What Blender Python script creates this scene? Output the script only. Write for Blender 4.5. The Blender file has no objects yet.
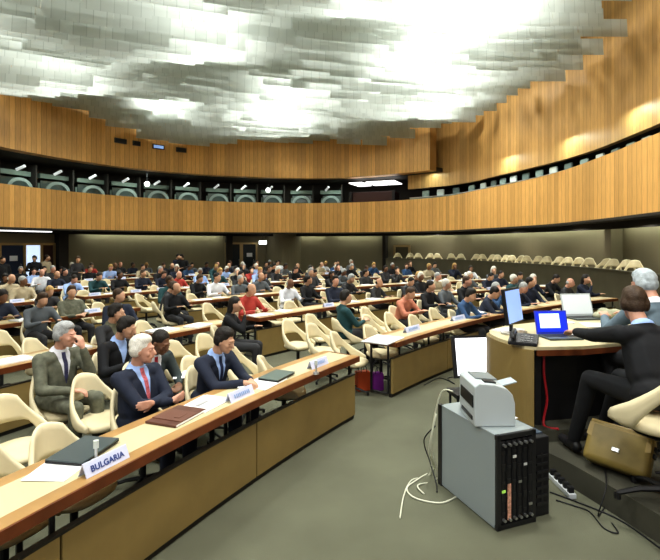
import bpy, bmesh, math, random
from mathutils import Vector, Matrix, Euler
random.seed(11)
SC = bpy.context.scene
COL = SC.collection
F = 471.0; CX = 330.0; HY = 245.0; CAMH = 2.06
R_ = math.radians

# ------------------------------------------------------------------ materials
MATS = {}
def mat(name, col, rough=0.6, metal=0.0, var=0.0, vscale=6.0, bump=0.0, bscale=80.0, emit=0.0, emitcol=None, spec=0.4):
    if name in MATS: return MATS[name]
    m = bpy.data.materials.new(name); m.use_nodes = True
    nt = m.node_tree; b = nt.nodes['Principled BSDF']
    b.inputs['Base Color'].default_value = (*col, 1)
    b.inputs['Roughness'].default_value = rough
    b.inputs['Metallic'].default_value = metal
    b.inputs['Specular IOR Level'].default_value = spec
    tc = nt.nodes.new('ShaderNodeTexCoord')
    if var > 0:
        n = nt.nodes.new('ShaderNodeTexNoise'); n.inputs['Scale'].default_value = vscale
        n.inputs['Detail'].default_value = 4
        r = nt.nodes.new('ShaderNodeValToRGB')
        r.color_ramp.elements[0].position = 0.3; r.color_ramp.elements[1].position = 0.7
        r.color_ramp.elements[0].color = (*[max(0, c*(1-var)) for c in col], 1)
        r.color_ramp.elements[1].color = (*[min(1, c*(1+var)) for c in col], 1)
        nt.links.new(tc.outputs['Object'], n.inputs['Vector'])
        nt.links.new(n.outputs['Fac'], r.inputs['Fac']); nt.links.new(r.outputs['Color'], b.inputs['Base Color'])
    if bump > 0:
        n2 = nt.nodes.new('ShaderNodeTexNoise'); n2.inputs['Scale'].default_value = bscale
        bp = nt.nodes.new('ShaderNodeBump'); bp.inputs['Strength'].default_value = bump
        bp.inputs['Distance'].default_value = 0.01
        nt.links.new(tc.outputs['Object'], n2.inputs['Vector'])
        nt.links.new(n2.outputs['Fac'], bp.inputs['Height']); nt.links.new(bp.outputs['Normal'], b.inputs['Normal'])
    if emit > 0:
        b.inputs['Emission Color'].default_value = (*(emitcol or col), 1)
        b.inputs['Emission Strength'].default_value = emit
    MATS[name] = m
    return m

def slat_mat(name, col, width, dark=0.45, var=0.16, rough=0.45, gap=0.09):
    """vertical wooden boards: u of the UV runs along the wall in metres"""
    m = bpy.data.materials.new(name); m.use_nodes = True
    nt = m.node_tree; N = nt.nodes; L = nt.links; b = N['Principled BSDF']
    b.inputs['Roughness'].default_value = rough; b.inputs['Specular IOR Level'].default_value = 0.3
    uv = N.new('ShaderNodeTexCoord'); sp = N.new('ShaderNodeSeparateXYZ'); L.new(uv.outputs['UV'], sp.inputs[0])
    dv = N.new('ShaderNodeMath'); dv.operation = 'DIVIDE'; dv.inputs[1].default_value = width; L.new(sp.outputs[0], dv.inputs[0])
    fl = N.new('ShaderNodeMath'); fl.operation = 'FLOOR'; L.new(dv.outputs[0], fl.inputs[0])
    fr = N.new('ShaderNodeMath'); fr.operation = 'FRACT'; L.new(dv.outputs[0], fr.inputs[0])
    wn = N.new('ShaderNodeTexWhiteNoise'); wn.noise_dimensions = '1D'; L.new(fl.outputs[0], wn.inputs['W'])
    ramp = N.new('ShaderNodeValToRGB')
    ramp.color_ramp.elements[0].color = (*[c*(1-var) for c in col], 1)
    ramp.color_ramp.elements[1].color = (*[min(1, c*(1+var)) for c in col], 1)
    L.new(wn.outputs['Value'], ramp.inputs['Fac'])
    mp = N.new('ShaderNodeMapping'); mp.inputs['Scale'].default_value = (14, 0.9, 1); L.new(uv.outputs['UV'], mp.inputs['Vector'])
    gn = N.new('ShaderNodeTexNoise'); gn.inputs['Scale'].default_value = 3; gn.inputs['Detail'].default_value = 5; L.new(mp.outputs[0], gn.inputs['Vector'])
    gr = N.new('ShaderNodeMapRange'); gr.inputs['From Min'].default_value = .3; gr.inputs['From Max'].default_value = .7
    gr.inputs['To Min'].default_value = .86; gr.inputs['To Max'].default_value = 1.1; L.new(gn.outputs['Fac'], gr.inputs['Value'])
    lt = N.new('ShaderNodeMath'); lt.operation = 'LESS_THAN'; lt.inputs[1].default_value = gap; L.new(fr.outputs[0], lt.inputs[0])
    dk = N.new('ShaderNodeMapRange'); dk.inputs['To Min'].default_value = 1.0; dk.inputs['To Max'].default_value = dark; L.new(lt.outputs[0], dk.inputs['Value'])
    mu = N.new('ShaderNodeMath'); mu.operation = 'MULTIPLY'; L.new(gr.outputs[0], mu.inputs[0]); L.new(dk.outputs[0], mu.inputs[1])
    vm = N.new('ShaderNodeVectorMath'); vm.operation = 'SCALE'; L.new(ramp.outputs['Color'], vm.inputs[0]); L.new(mu.outputs[0], vm.inputs['Scale'])
    L.new(vm.outputs[0], b.inputs['Base Color'])
    MATS[name] = m
    return m

WOOD_WALL = slat_mat('vertical oak boards', (0.63, 0.36, 0.118), 0.21, dark=.58)
WOOD_FINE = slat_mat('fine vertical oak slats', (0.50, 0.295, 0.105), 0.17, dark=.6)
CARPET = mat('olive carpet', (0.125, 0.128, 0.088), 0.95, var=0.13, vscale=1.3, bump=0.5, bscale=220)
CARPET_D = mat('podium carpet', (0.07, 0.068, 0.05), 0.95, var=0.15, vscale=3, bump=0.4, bscale=220)  # darkened further to carry the shade under the podium desk
WALL = mat('olive brown wall panel', (0.22, 0.19, 0.12), 0.7, var=0.06, vscale=0.6)
WALL_D = mat('dark wall', (0.035, 0.03, 0.025), 0.8)
PARAPET = mat('dark brown parapet', (0.085, 0.075, 0.045), 0.6, var=0.1, vscale=2)
WHITE_P = mat('ceiling paint', (0.72, 0.75, 0.72), 0.8)
PANEL = mat('tan oak desk panel', (0.25, 0.18, 0.068), 0.5, var=0.10, vscale=3)
PANELSEAM = mat('panel rail dark', (0.02, 0.018, 0.015), 0.5)
TOPWOOD = mat('honey wood desktop', (0.38, 0.225, 0.085), 0.33, var=0.12, vscale=5)
INLAY = mat('cream writing surface', (0.55, 0.49, 0.31), 0.45, var=0.04, vscale=2)
EDGE = mat('reddish wood edge', (0.15, 0.045, 0.016), 0.35, var=0.2, vscale=7)
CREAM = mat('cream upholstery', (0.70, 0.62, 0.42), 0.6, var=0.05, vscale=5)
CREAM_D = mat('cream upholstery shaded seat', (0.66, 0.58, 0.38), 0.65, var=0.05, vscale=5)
BLACK = mat('black plastic', (0.014, 0.014, 0.016), 0.45)
DKMETAL = mat('dark metal', (0.05, 0.05, 0.052), 0.35, metal=0.6)
STEEL = mat('steel', (0.55, 0.56, 0.57), 0.3, metal=0.9)
PAPER = mat('white paper', (0.82, 0.83, 0.84), 0.7)
CARD = mat('name card', (0.66, 0.70, 0.90), 0.5)
BLUEINK = mat('blue print', (0.05, 0.085, 0.28), 0.5)
PALEBLUE = mat('pale blue print', (0.28, 0.42, 0.70), 0.5)
LAPTOP_D = mat('dark grey laptop shell', (0.075, 0.095, 0.10), 0.4, metal=0.2)
LEATHER_BR = mat('brown leather', (0.11, 0.045, 0.03), 0.4, var=0.2, vscale=12)
LEATHER_TAN = mat('tan leather', (0.21, 0.155, 0.045), 0.45, var=0.14, vscale=9)
GREYCASE = mat('light grey computer case', (0.28, 0.32, 0.33), 0.45)
PRINTER = mat('printer shell', (0.48, 0.53, 0.55), 0.4)
SCREEN_W = mat('lit white screen', (0.9, 0.9, 0.95), 0.4, emit=1.3, emitcol=(0.93, 0.93, 1.0))
SCREEN_B = mat('lit blue screen', (0.35, 0.5, 0.85), 0.4, emit=0.55, emitcol=(0.25, 0.42, 0.85))
SCREEN_L = mat('lit pale window on screen', (0.6, 0.75, 0.95), 0.4, emit=0.8, emitcol=(0.55, 0.72, 0.95))
BLUE_L = mat('vivid blue desktop', (0.01, 0.03, 0.6), 0.4, emit=0.45, emitcol=(0.01, 0.04, 0.75))
SKIN = mat('skin', (0.56, 0.33, 0.22), 0.5, var=0.06, vscale=20)
SKIN2 = mat('ruddy skin', (0.60, 0.33, 0.24), 0.5, var=0.08, vscale=25)
SKIN3 = mat('brown skin', (0.19, 0.095, 0.055), 0.5)
GALL_TEAL = mat('grey green booth', (0.20, 0.26, 0.22), 0.6, var=0.15, vscale=3)
GLASS_B = mat('booth glass', (0.10, 0.13, 0.12), 0.12, spec=0.8)
LAMP = mat('white lamp glow', (1, 1, 1), 0.4, emit=3.0, emitcol=(0.95, 1.0, 0.98))
COVE = mat('cove light strip', (1, 1, 1), 0.4, emit=16.0, emitcol=(0.93, 1.0, 0.84))
MAROON = mat('dark maroon partition', (0.05, 0.018, 0.014), 0.5)

def baffle_mat():
    m = bpy.data.materials.new('silvery perforated sheet'); m.use_nodes = True
    nt = m.node_tree; N = nt.nodes; L = nt.links
    for n in list(N): N.remove(n)
    out = N.new('ShaderNodeOutputMaterial')
    uv = N.new('ShaderNodeTexCoord'); sp = N.new('ShaderNodeSeparateXYZ'); L.new(uv.outputs['UV'], sp.inputs[0])
    dv = N.new('ShaderNodeMath'); dv.operation = 'DIVIDE'; dv.inputs[1].default_value = 0.24; L.new(sp.outputs[0], dv.inputs[0])
    fr = N.new('ShaderNodeMath'); fr.operation = 'FRACT'; L.new(dv.outputs[0], fr.inputs[0])
    lt = N.new('ShaderNodeMath'); lt.operation = 'LESS_THAN'; lt.inputs[1].default_value = .06; L.new(fr.outputs[0], lt.inputs[0])
    fl = N.new('ShaderNodeMath'); fl.operation = 'FLOOR'; L.new(dv.outputs[0], fl.inputs[0])
    wn = N.new('ShaderNodeTexWhiteNoise'); wn.noise_dimensions = '1D'; L.new(fl.outputs[0], wn.inputs['W'])
    r = N.new('ShaderNodeValToRGB')
    r.color_ramp.elements[0].color = (0.49, 0.53, 0.50, 1); r.color_ramp.elements[1].color = (0.57, 0.61, 0.58, 1)
    L.new(wn.outputs['Value'], r.inputs['Fac'])
    mx = N.new('ShaderNodeMix'); mx.data_type = 'RGBA'; L.new(lt.outputs[0], mx.inputs['Factor'])
    L.new(r.outputs['Color'], mx.inputs['A']); mx.inputs['B'].default_value = (0.41, 0.45, 0.425, 1)
    d = N.new('ShaderNodeBsdfDiffuse'); t = N.new('ShaderNodeBsdfTranslucent')
    g = N.new('ShaderNodeBsdfGlossy'); g.inputs['Roughness'].default_value = .4
    for s in (d, t, g): L.new(mx.outputs['Result'], s.inputs['Color'])
    a = N.new('ShaderNodeMixShader'); a.inputs[0].default_value = .5
    L.new(d.outputs[0], a.inputs[1]); L.new(t.outputs[0], a.inputs[2])
    c = N.new('ShaderNodeMixShader'); c.inputs[0].default_value = .12
    L.new(a.outputs[0], c.inputs[1]); L.new(g.outputs[0], c.inputs[2]); L.new(c.outputs[0], out.inputs[0])
    return m
BAFFLE = baffle_mat()

# ------------------------------------------------------------------ helpers
def P(px, py, z):
    d = F*(CAMH - z)/(py - HY)
    return Vector(((px-CX)/F*d, d, z))
def PD(px, d, z=0): return Vector(((px-CX)/F*d, d, z))

def link(name, bm, m, parent=None, smooth=False, uv=None):
    me = bpy.data.meshes.new(name); bm.to_mesh(me); bm.free()
    for mm in (m if isinstance(m, (list, tuple)) else [m]): me.materials.append(mm)
    if smooth:
        for p in me.polygons: p.use_smooth = True
    o = bpy.data.objects.new(name, me); COL.objects.link(o)
    if parent is not None: o.parent = parent
    return o
def tag(o, label=None, cat=None, group=None, kind=None):
    if label: o['label'] = label
    if cat: o['category'] = cat
    if group: o['group'] = group
    if kind: o['kind'] = kind
    return o
def empty(name, loc=(0, 0, 0), rz=0, label=None, cat=None, group=None, kind=None):
    o = bpy.data.objects.new(name, None); COL.objects.link(o)
    o.location = loc; o.rotation_euler = (0, 0, rz); o.empty_display_size = .1
    return tag(o, label, cat, group, kind)
def copy_tree(o, parent=None):
    c = o.copy(); COL.objects.link(c); c.parent = parent
    for ch in KIDS(o): copy_tree(ch, c)
    return c
def KIDS(o): return [x for x in o.children]

def box(bm, c, s, rot=None, mi=0, bev=0.0):
    """box centre c, full size s, rot = Matrix 3x3 / euler z"""
    M = Matrix.Identity(3)
    if rot is not None: M = rot if isinstance(rot, Matrix) else Matrix.Rotation(rot, 3, 'Z')
    b2 = bmesh.new() if bev else bm
    vs = []
    for x in (-.5, .5):
        for y in (-.5, .5):
            for z in (-.5, .5):
                vs.append(b2.verts.new(Vector(c) + M @ Vector((x*s[0], y*s[1], z*s[2]))))
    fs = [b2.faces.new([vs[i] for i in f]) for f in ((0,1,3,2),(4,6,7,5),(0,4,5,1),(2,3,7,6),(0,2,6,4),(1,5,7,3))]
    for f in fs: f.material_index = mi
    if bev:
        bmesh.ops.bevel(b2, geom=list(b2.edges), offset=bev, segments=2, affect='EDGES', profile=.6)
        for f in b2.faces: f.material_index = mi
        me = bpy.data.meshes.new('t'); b2.to_mesh(me); b2.free(); bm.from_mesh(me); bpy.data.meshes.remove(me)
def tube(bm, pts, r, seg=8, mi=0, r1=None, cap=True):
    pts = [Vector(p) for p in pts]; rings = []
    n = len(pts)
    for i, p in enumerate(pts):
        t = (pts[min(i+1, n-1)] - pts[max(i-1, 0)]).normalized()
        a = t.cross(Vector((0, 0, 1)))
        if a.length < .05: a = t.cross(Vector((1, 0, 0)))
        a.normalize(); b = t.cross(a)
        rr = r if r1 is None else r + (r1-r)*i/(n-1)
        rings.append([bm.verts.new(p + (a*math.cos(k*2*math.pi/seg) + b*math.sin(k*2*math.pi/seg))*rr) for k in range(seg)])
    for i in range(n-1):
        for k in range(seg):
            f = bm.faces.new((rings[i][k], rings[i][(k+1) % seg], rings[i+1][(k+1) % seg], rings[i+1][k])); f.material_index = mi
    if cap:
        bm.faces.new(rings[0][::-1]).material_index = mi; bm.faces.new(rings[-1]).material_index = mi
def smoothpts(pts, n=6):
    pts = [Vector(p) for p in pts]; out = []
    for i in range(len(pts)-1):
        p0 = pts[max(i-1, 0)]; p1 = pts[i]; p2 = pts[i+1]; p3 = pts[min(i+2, len(pts)-1)]
        for k in range(n):
            t = k/n
            out.append(.5*((2*p1) + (p2-p0)*t + (2*p0-5*p1+4*p2-p3)*t*t + (3*p1-p0-3*p2+p3)*t**3))
    out.append(pts[-1]); return out
def prism(bm, poly, z0, z1, mi=0):
    lo = [bm.verts.new((p[0], p[1], z0)) for p in poly]; hi = [bm.verts.new((p[0], p[1], z1)) for p in poly]
    n = len(poly)
    bm.faces.new(hi).material_index = mi; bm.faces.new(lo[::-1]).material_index = mi
    for i in range(n):
        bm.faces.new((lo[i], lo[(i+1) % n], hi[(i+1) % n], hi[i])).material_index = mi
    bmesh.ops.recalc_face_normals(bm, faces=bm.faces)
def extr(bm, prof, x0, x1, M=None, mi=0):
    """profile in (y,z) swept along x"""
    a = [Vector((x0, p[0], p[1])) for p in prof]; b = [Vector((x1, p[0], p[1])) for p in prof]
    if M: a = [M @ v for v in a]; b = [M @ v for v in b]
    A = [bm.verts.new(v) for v in a]; B = [bm.verts.new(v) for v in b]; n = len(prof)
    fs = [bm.faces.new(A), bm.faces.new(B[::-1])]
    for i in range(n): fs.append(bm.faces.new((A[i], B[i], B[(i+1) % n], A[(i+1) % n])))
    for f in fs: f.material_index = mi
    bmesh.ops.recalc_face_normals(bm, faces=fs)

ORD = ['zeroth','first','second','third','fourth','fifth','sixth','seventh','eighth','ninth','tenth','eleventh','twelfth','thirteenth','fourteenth',
       'fifteenth','sixteenth','seventeenth','eighteenth','nineteenth','twentieth']
TENS = {2:'twenty',3:'thirty',4:'forty',5:'fifty',6:'sixty'}
def ordn(n):
    if n <= 20: return ORD[n]
    t, u = divmod(n, 10)
    return (TENS[t][:-1]+'ieth') if u == 0 else TENS[t]+'-'+ORD[u]

# ------------------------------------------------------------------ hall outline
class Path:
    def __init__(s, pts, n=14):
        s.p = [Vector((v.x, v.y)) for v in smoothpts([(a, b, 0) for a, b in pts], n)]
        s.L = [0]
        for i in range(1, len(s.p)): s.L.append(s.L[-1] + (s.p[i]-s.p[i-1]).length)
        s.len = s.L[-1]
    def at(s, l, off=0):
        l = max(0, min(s.len, l)); i = 1
        while i < len(s.L)-1 and s.L[i] < l: i += 1
        t = (l - s.L[i-1])/max(1e-6, s.L[i]-s.L[i-1]); p = s.p[i-1].lerp(s.p[i], t)
        a = s.p[max(0, i-2)]; b = s.p[min(len(s.p)-1, i+1)]; tn = (b-a).normalized()
        nrm = Vector((-tn.y, tn.x)); q = p + nrm*off
        return q, tn, nrm
    def at_px(s, px, off=0):
        best = None
        for k in range(2000):
            l = s.len*k/2000; q, _, _ = s.at(l, off)
            if q.y < 3: continue
            e = abs(CX + F*q.x/q.y - px)
            if best is None or e < best[0]: best = (e, l)
        return best[1]
HALL = Path([(-10.0,-6),(-11.6,-1),(-12.6,4),(-12.9,10),(-11.9,16.8),(-9.6,21.1),(-5.6,24),(0,24.9),(4.7,22.3),(6.1,18.6),(6.9,15),(6.8,11.7),(6.5,9.3),(6.1,5),(5.6,0),(5.2,-6)])

def wall_strip(bm, s0, s1, off, z0, z1, th=.1, step=.35, mi=0, zf=None):
    """curved solid wall with its inner face at offset off, thickness outward. uv u = metres along"""
    uvl = bm.loops.layers.uv.verify()
    n = max(2, int((s1-s0)/step)); prev = None
    for i in range(n+1):
        s = s0 + (s1-s0)*i/n
        a, _, _ = HALL.at(s, off); b, _, _ = HALL.at(s, off+th)
        zz0, zz1 = (z0, z1) if zf is None else zf(s)
        ring = [bm.verts.new((a.x, a.y, zz0)), bm.verts.new((a.x, a.y, zz1)), bm.verts.new((b.x, b.y, zz1)), bm.verts.new((b.x, b.y, zz0))]
        cur = (ring, s)
        if prev:
            for k in range(4):
                k2 = (k+1) % 4
                f = bm.faces.new((prev[0][k], prev[0][k2], ring[k2], ring[k])); f.material_index = mi
                for lp, (u, v) in zip(f.loops, ((prev[1], k), (prev[1], k2), (s, k2), (s, k))):
                    vz = (zz0, zz1, zz1, zz0)[v]
                    lp[uvl].uv = (u, vz)
        else: bm.faces.new(ring)
        prev = cur
    bm.faces.new(prev[0][::-1])
    bmesh.ops.recalc_face_normals(bm, faces=bm.faces)

def curved(name, m, s0, s1, off, z0, z1, th=.1, parent=None, step=.35, smooth=False):
    bm = bmesh.new(); wall_strip(bm, s0, s1, off, z0, z1, th, step)
    return link(name, bm, m, parent)

sA, sB = 0, HALL.len
s_corner = HALL.at_px(430)         # where the left upper band stops
# floor
bm = bmesh.new(); prism(bm, [(-17, -8), (12, -8), (12, 30), (-17, 30)], -.2, 0)
tag(link('floor', bm, CARPET), kind='structure')
# outer wall below the balcony, in segments so doors sit in it
d1 = HALL.at_px(4, 2.4); d1b = HALL.at_px(58, 2.4)
tag(curved('wall_left', WALL, sA, HALL.at_px(268, 2.4), 2.4, 0, 2.78, .2), kind='structure')
tag(curved('wall_right', WALL, HALL.at_px(268, 2.4), sB, 2.4, 0, 2.78, .2), kind='structure')
# balcony slab, fascia, and upper walls
tag(curved('trim_1', WALL_D, sA, sB, .12, 2.78, 3.0, 2.5), kind='structure')
tag(curved('wall_balcony', WOOD_WALL, sA, sB, 0, 2.72, 4.28, .14), kind='structure')
tag(curved('trim_2', WALL_D, sA, sB, .0, 2.66, 2.72, .5), kind='structure')
tag(curved('wall_upper_left', WOOD_WALL, sA, s_corner, -.02, 5.6, 9.2, .5), kind='structure')
tag(curved('wall_upper_right', WOOD_FINE, HALL.at_px(399), sB, 1.0, 4.92, 9.2, .2), kind='structure')
tag(curved('wall_gallery', WALL_D, sA, sB, 3.0, 2.9, 9.2, .2), kind='structure')
tag(curved('trim_3', WALL_D, sA, s_corner, .48, 5.62, 5.8, 2.6), kind='structure')
tag(curved('trim_4', WALL_D, s_corner-.6, sB, 1.1, 4.95, 5.1, 2.0), kind='structure')
# slab above everything
bm = bmesh.new(); prism(bm, [(-17, -8), (12, -8), (12, 30), (-17, 30)], 9.2, 9.4)
tag(link('ceiling', bm, WHITE_P), kind='structure')

# pilasters and coves under the balcony
def cove(px0, px1, off=2.12):
    a, b = HALL.at_px(px0, 2.2), HALL.at_px(px1, 2.2)
    return tag(curved('trim_5', COVE, a, b, off, 2.71, 2.77, .06), kind='structure')
for a, b in ((85, 222), (275, 325), (335, 378), (392, 455), (465, 612), (622, 700)): cove(a, b)
tag(curved('trim_11', WALL_D, sA, sB, 1.75, 2.55, 2.79, .05), kind='structure')  # lip added to hide the glowing cove strips from the camera
def pilaster(px, w, name, m=WALL_D, off=2.0):
    s = HALL.at_px(px, 2.3)
    return tag(curved(name, m, s-w/2, s+w/2, off, 0, 2.76, .4, step=.1), kind='structure')
pilaster(61, .35, 'trim_6'); pilaster(228, .3, 'trim_7'); pilaster(386, .18, 'trim_8'); pilaster(617, .25, 'trim_9', WALL)
# bulging curved wall beside the rear doors
q, tn, nr = HALL.at(HALL.at_px(283, 2.2), 2.3)
bm = bmesh.new()
pts = [(q.x + 1.0*math.cos(a), q.y + .75*math.sin(a)) for a in [math.pi + k*math.pi/16 for k in range(17)]]
prism(bm, pts + [(q.x+1, q.y+.2), (q.x-1, q.y+.2)], 0, 2.76)
tag(link('wall_rear_bulge', bm, WALL), kind='structure')

DOOR_BLUE = mat('dark blue door', (0.015, 0.03, 0.07), 0.4)
DAY = mat('daylight through the open door', (0.7, 0.8, 0.95), 0.5, emit=0.9, emitcol=(0.6, 0.75, 1.0))
GOLDISH = mat('brass column', (0.4, 0.3, 0.15), 0.35, metal=.5)
def door(name, px, w, h, m, plate=False, bright=False):
    s = HALL.at_px(px, 2.2); q, tn, nr = HALL.at(s, 2.32); ang = math.atan2(tn.y, tn.x)
    e = empty(name, (q.x, q.y, 0), ang, kind='structure')
    b = bmesh.new(); 
    for x in (-w/2-.05, w/2+.05): box(b, (x, 0, h/2), (.1, .14, h))
    box(b, (0, 0, h+.05), (w+.2, .14, .1)); link('door_frame', b, GOLDISH, e)
    b = bmesh.new(); box(b, (0, .01, h/2), (w, .05, h)); link('door_leaf', b, m, e)
    if plate:
        b = bmesh.new(); box(b, (.05, -.03, 1.5), (.32, .012, .22)); link('door_notice', b, PAPER, e)
    b = bmesh.new(); tube(b, [(w/2-.12, -.03, .95), (w/2-.12, -.1, .95), (w/2-.12, -.1, 1.25), (w/2-.12, -.03, 1.25)], .012); link('door_handle', b, STEEL, e)
    return e
door('door_1', 14, .9, 2.05, DOOR_BLUE, plate=True)
door('door_2', 34, .62, 2.05, DAY)
door('door_3', 50, .45, 2.05, MAROON)
GLASSD = mat('dark door glass', (0.03, 0.04, 0.045), 0.15)
door('door_4', 234, .8, 2.1, GLASSD)
door('door_5', 249, .8, 2.1, GLASSD, plate=True)
door('door_6', 401, .75, 1.95, PARAPET)
s = HALL.at_px(262, 2.0); q, tn, nr = HALL.at(s, 1.4)
bm = bmesh.new(); box(bm, (0, 0, 0), (.42, .1, .2), bev=.02)
o = link('wall_lamp', bm, LAMP); o.location = (q.x, q.y, 2.2)
tag(o, 'small white glowing light box hanging under the balcony by the rear doors', 'lamp')
bm = bmesh.new(); tube(bm, [(q.x, q.y, 2.3), (q.x, q.y, 2.68)], .012); lk = link('bracket', bm, DKMETAL); lk.parent = o; lk.matrix_parent_inverse = o.matrix_basis.inverted()
# long linear lamp by left door
s = HALL.at_px(20, 1.2); q, tn, nr = HALL.at(s, 1.2)
bm = bmesh.new(); box(bm, (0, 0, 0), (2.6, .25, .05), bev=.01)
o = link('linear_lamp', bm, mat('soft lamp', (1, 1, 1), .4, emit=1.2)); o.location = (q.x, q.y, 2.62); o.rotation_euler.z = math.atan2(tn.y, tn.x)
tag(o, 'long pale ceiling light under the balcony above the far left doors', 'lamp')

# ports in the upper left band
for i, (px, py, w, m) in enumerate(((120, 141, .55, BLACK), (136, 143.5, .36, BLACK), (158, 147, .56, SCREEN_B), (181, 150, .5, BLACK))):
    s = HALL.at_px(px); q, tn, nr = HALL.at(s, -.03)
    z = CAMH + (HY-py)/F*q.y
    e = empty('projection_window', (q.x, q.y, z), math.atan2(tn.y, tn.x),
        label=['leftmost small dark projection window in the upper wooden band', 'narrow dark projection window second from left in the upper wooden band',
               'small projection window glowing blue in the upper wooden band', 'rightmost small dark projection window in the upper wooden band'][i], cat='window')
    b = bmesh.new(); box(b, (0, -.02, 0), (w, .05, .22), bev=.008); link('frame', b, DKMETAL, e)
    b = bmesh.new(); box(b, (0, -.05, 0), (w-.1, .02, .14)); link('pane', b, m, e)

# ------------------------------------------------------------------ gallery behind the balcony rail
s0g, s1g = HALL.at_px(-30, 1.5), HALL.at_px(345, 1.5)
nb = 12
def make_booth(i):
    s = s0g + (s1g-s0g)*(i+.5)/nb; w = (s1g-s0g)/nb
    q, tn, nr = HALL.at(s, 2.5)
    e = empty('interpreter_booth', (q.x, q.y, 3.0), math.atan2(tn.y, tn.x),
              label='grey green interpreter booth behind the balcony, %s from the left' % ordn(i+1), cat='booth', group='interpreter booths along the gallery')
    b = bmesh.new(); box(b, (0, 0, .9), (w*.94, .08, 1.8)); box(b, (0, -.12, 2.1), (w*.96, .3, .2)); link('wall_panel', b, GALL_TEAL, e)
    b = bmesh.new(); box(b, (0, -.06, 1.62), (w*.82, .05, .62), bev=.01); link('pane', b, GLASS_B, e)
    b = bmesh.new()
    # arched counter front seen above the rail
    arc = [(math.cos(a), math.sin(a)) for a in [math.pi - k*math.pi/14 for k in range(15)]]
    pts = [(w*.40*c, 1.42 + .46*q_) for c, q_ in arc] + [(w*.29*c, 1.42 + .33*q_) for c, q_ in reversed(arc)]
    f0 = [b.verts.new((p[0], -.55, p[1])) for p in pts]; f1 = [b.verts.new((p[0], -.47, p[1])) for p in pts]; n_ = len(pts)
    for k in range(14):
        b.faces.new((f0[k], f0[k+1], f0[n_-2-k], f0[n_-1-k])); b.faces.new((f1[k], f1[n_-1-k], f1[n_-2-k], f1[k+1]))
    for k in range(n_): b.faces.new((f0[k], f0[(k+1) % n_], f1[(k+1) % n_], f1[k]))
    bmesh.ops.recalc_face_normals(b, faces=b.faces)
    link('arched_rim', b, mat('pale grey green counter', (0.24, 0.29, 0.265), .5, var=.2, vscale=2), e)
    b = bmesh.new(); box(b, (0, -.42, 1.15), (w*.8, .06, .8), bev=.01); link('counter_front', b, mat('dark green grey front', (.07, .09, .08), .5), e)
    b = bmesh.new(); box(b, (w*.48, -.3, 1.3), (.07, .6, 2.4)); link('divider', b, WALL_D, e)
    b = bmesh.new(); tube(b, [(-w*.2, -.7, 2.15), (-w*.05, -.95, 2.32)], .06, 10)
    link('spotlight', b, mat('lamp body', (.7, .72, .72), .4, emit=.4), e)
    return e
for i in range(nb): make_booth(i)
for k, px in enumerate((147, 268)):
    q, tn, nr = HALL.at(HALL.at_px(px, 1), 1.0)
    b = bmesh.new(); bmesh.ops.create_uvsphere(b, u_segments=12, v_segments=8, radius=.13); o = link('globe_lamp', b, LAMP, smooth=True)
    o.location = (q.x, q.y, 5.05)
    tag(o, ['bright round lamp in the gallery above the left rows', 'bright round lamp in the gallery above the rear doors'][k], 'lamp')
    b = bmesh.new(); tube(b, [(0, 0, .1), (0, 0, .6)], .015); link('stem', b, DKMETAL, o)
# maroon partition near the corner
q, tn, nr = HALL.at(HALL.at_px(373, 1), 1.2); ang = math.atan2(tn.y, tn.x)
e = empty('partition_cabin', (q.x, q.y, 3.0), ang, 'dark maroon cabin in the gallery under white light panels', 'cabin')
b = bmesh.new(); box(b, (0, .3, .95), (2.3, 1.2, 1.9), bev=.02); link('cabin_wall', b, MAROON, e)
b = bmesh.new(); box(b, (-1.2, -.35, .95), (.15, .15, 1.95)); box(b, (1.2, -.35, .95), (.15, .15, 1.95)); link('post', b, BLACK, e)
for x in (-.75, .2, 1.0):
    b = bmesh.new(); box(b, (x, -.1, 2.35), (.75, 1.5, .05)); link('light_panel', b, mat('panel lamp', (1, 1, 1), .4, emit=1.6), e)
# right gallery: glass rail and a row of seats with spectators' belongings
e = empty('gallery_glass_rail', (0, 0, 0), 0, 'long low greenish glass rail above the right balcony front', 'railing')
GLASSR = mat('greenish rail glass', (0.20, 0.28, 0.26), 0.15, spec=.8, var=.35, vscale=2.2)
b = bmesh.new(); sR = HALL.at_px(405); wall_strip(b, sR, sB, .5, 4.1, 4.40, .03); link('glass_panel', b, GLASSR, e)
b = bmesh.new(); wall_strip(b, sR, sB, .48, 4.40, 4.43, .07); link('handrail', b, STEEL, e)

for i in range(24):
    q, tn, nr = HALL.at(sR + .5 + i*.72, .95)
    e = empty('gallery_chair', (q.x, q.y, 3.0), math.atan2(tn.y, tn.x), 'pale seat behind the right balcony rail, %s from the far end' % ordn(i+1), 'seat', 'seats behind the right balcony rail')
    b = bmesh.new(); box(b, (0, .25, 1.50), (.40, .07, .62), bev=.06); link('backrest', b, [mat('pale teal seat', (.30, .40, .37), .6, var=.3, vscale=4), mat('pale white seat', (.6, .66, .62), .6), mat('slate seat', (.14, .19, .18), .6)][i*7 % 3], e)
    b = bmesh.new(); box(b, (0, 0, 1.05), (.46, .44, .09), bev=.03); box(b, (0, .1, .52), (.06, .06, 1.04)); link('seat', b, DKMETAL, e)

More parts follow.
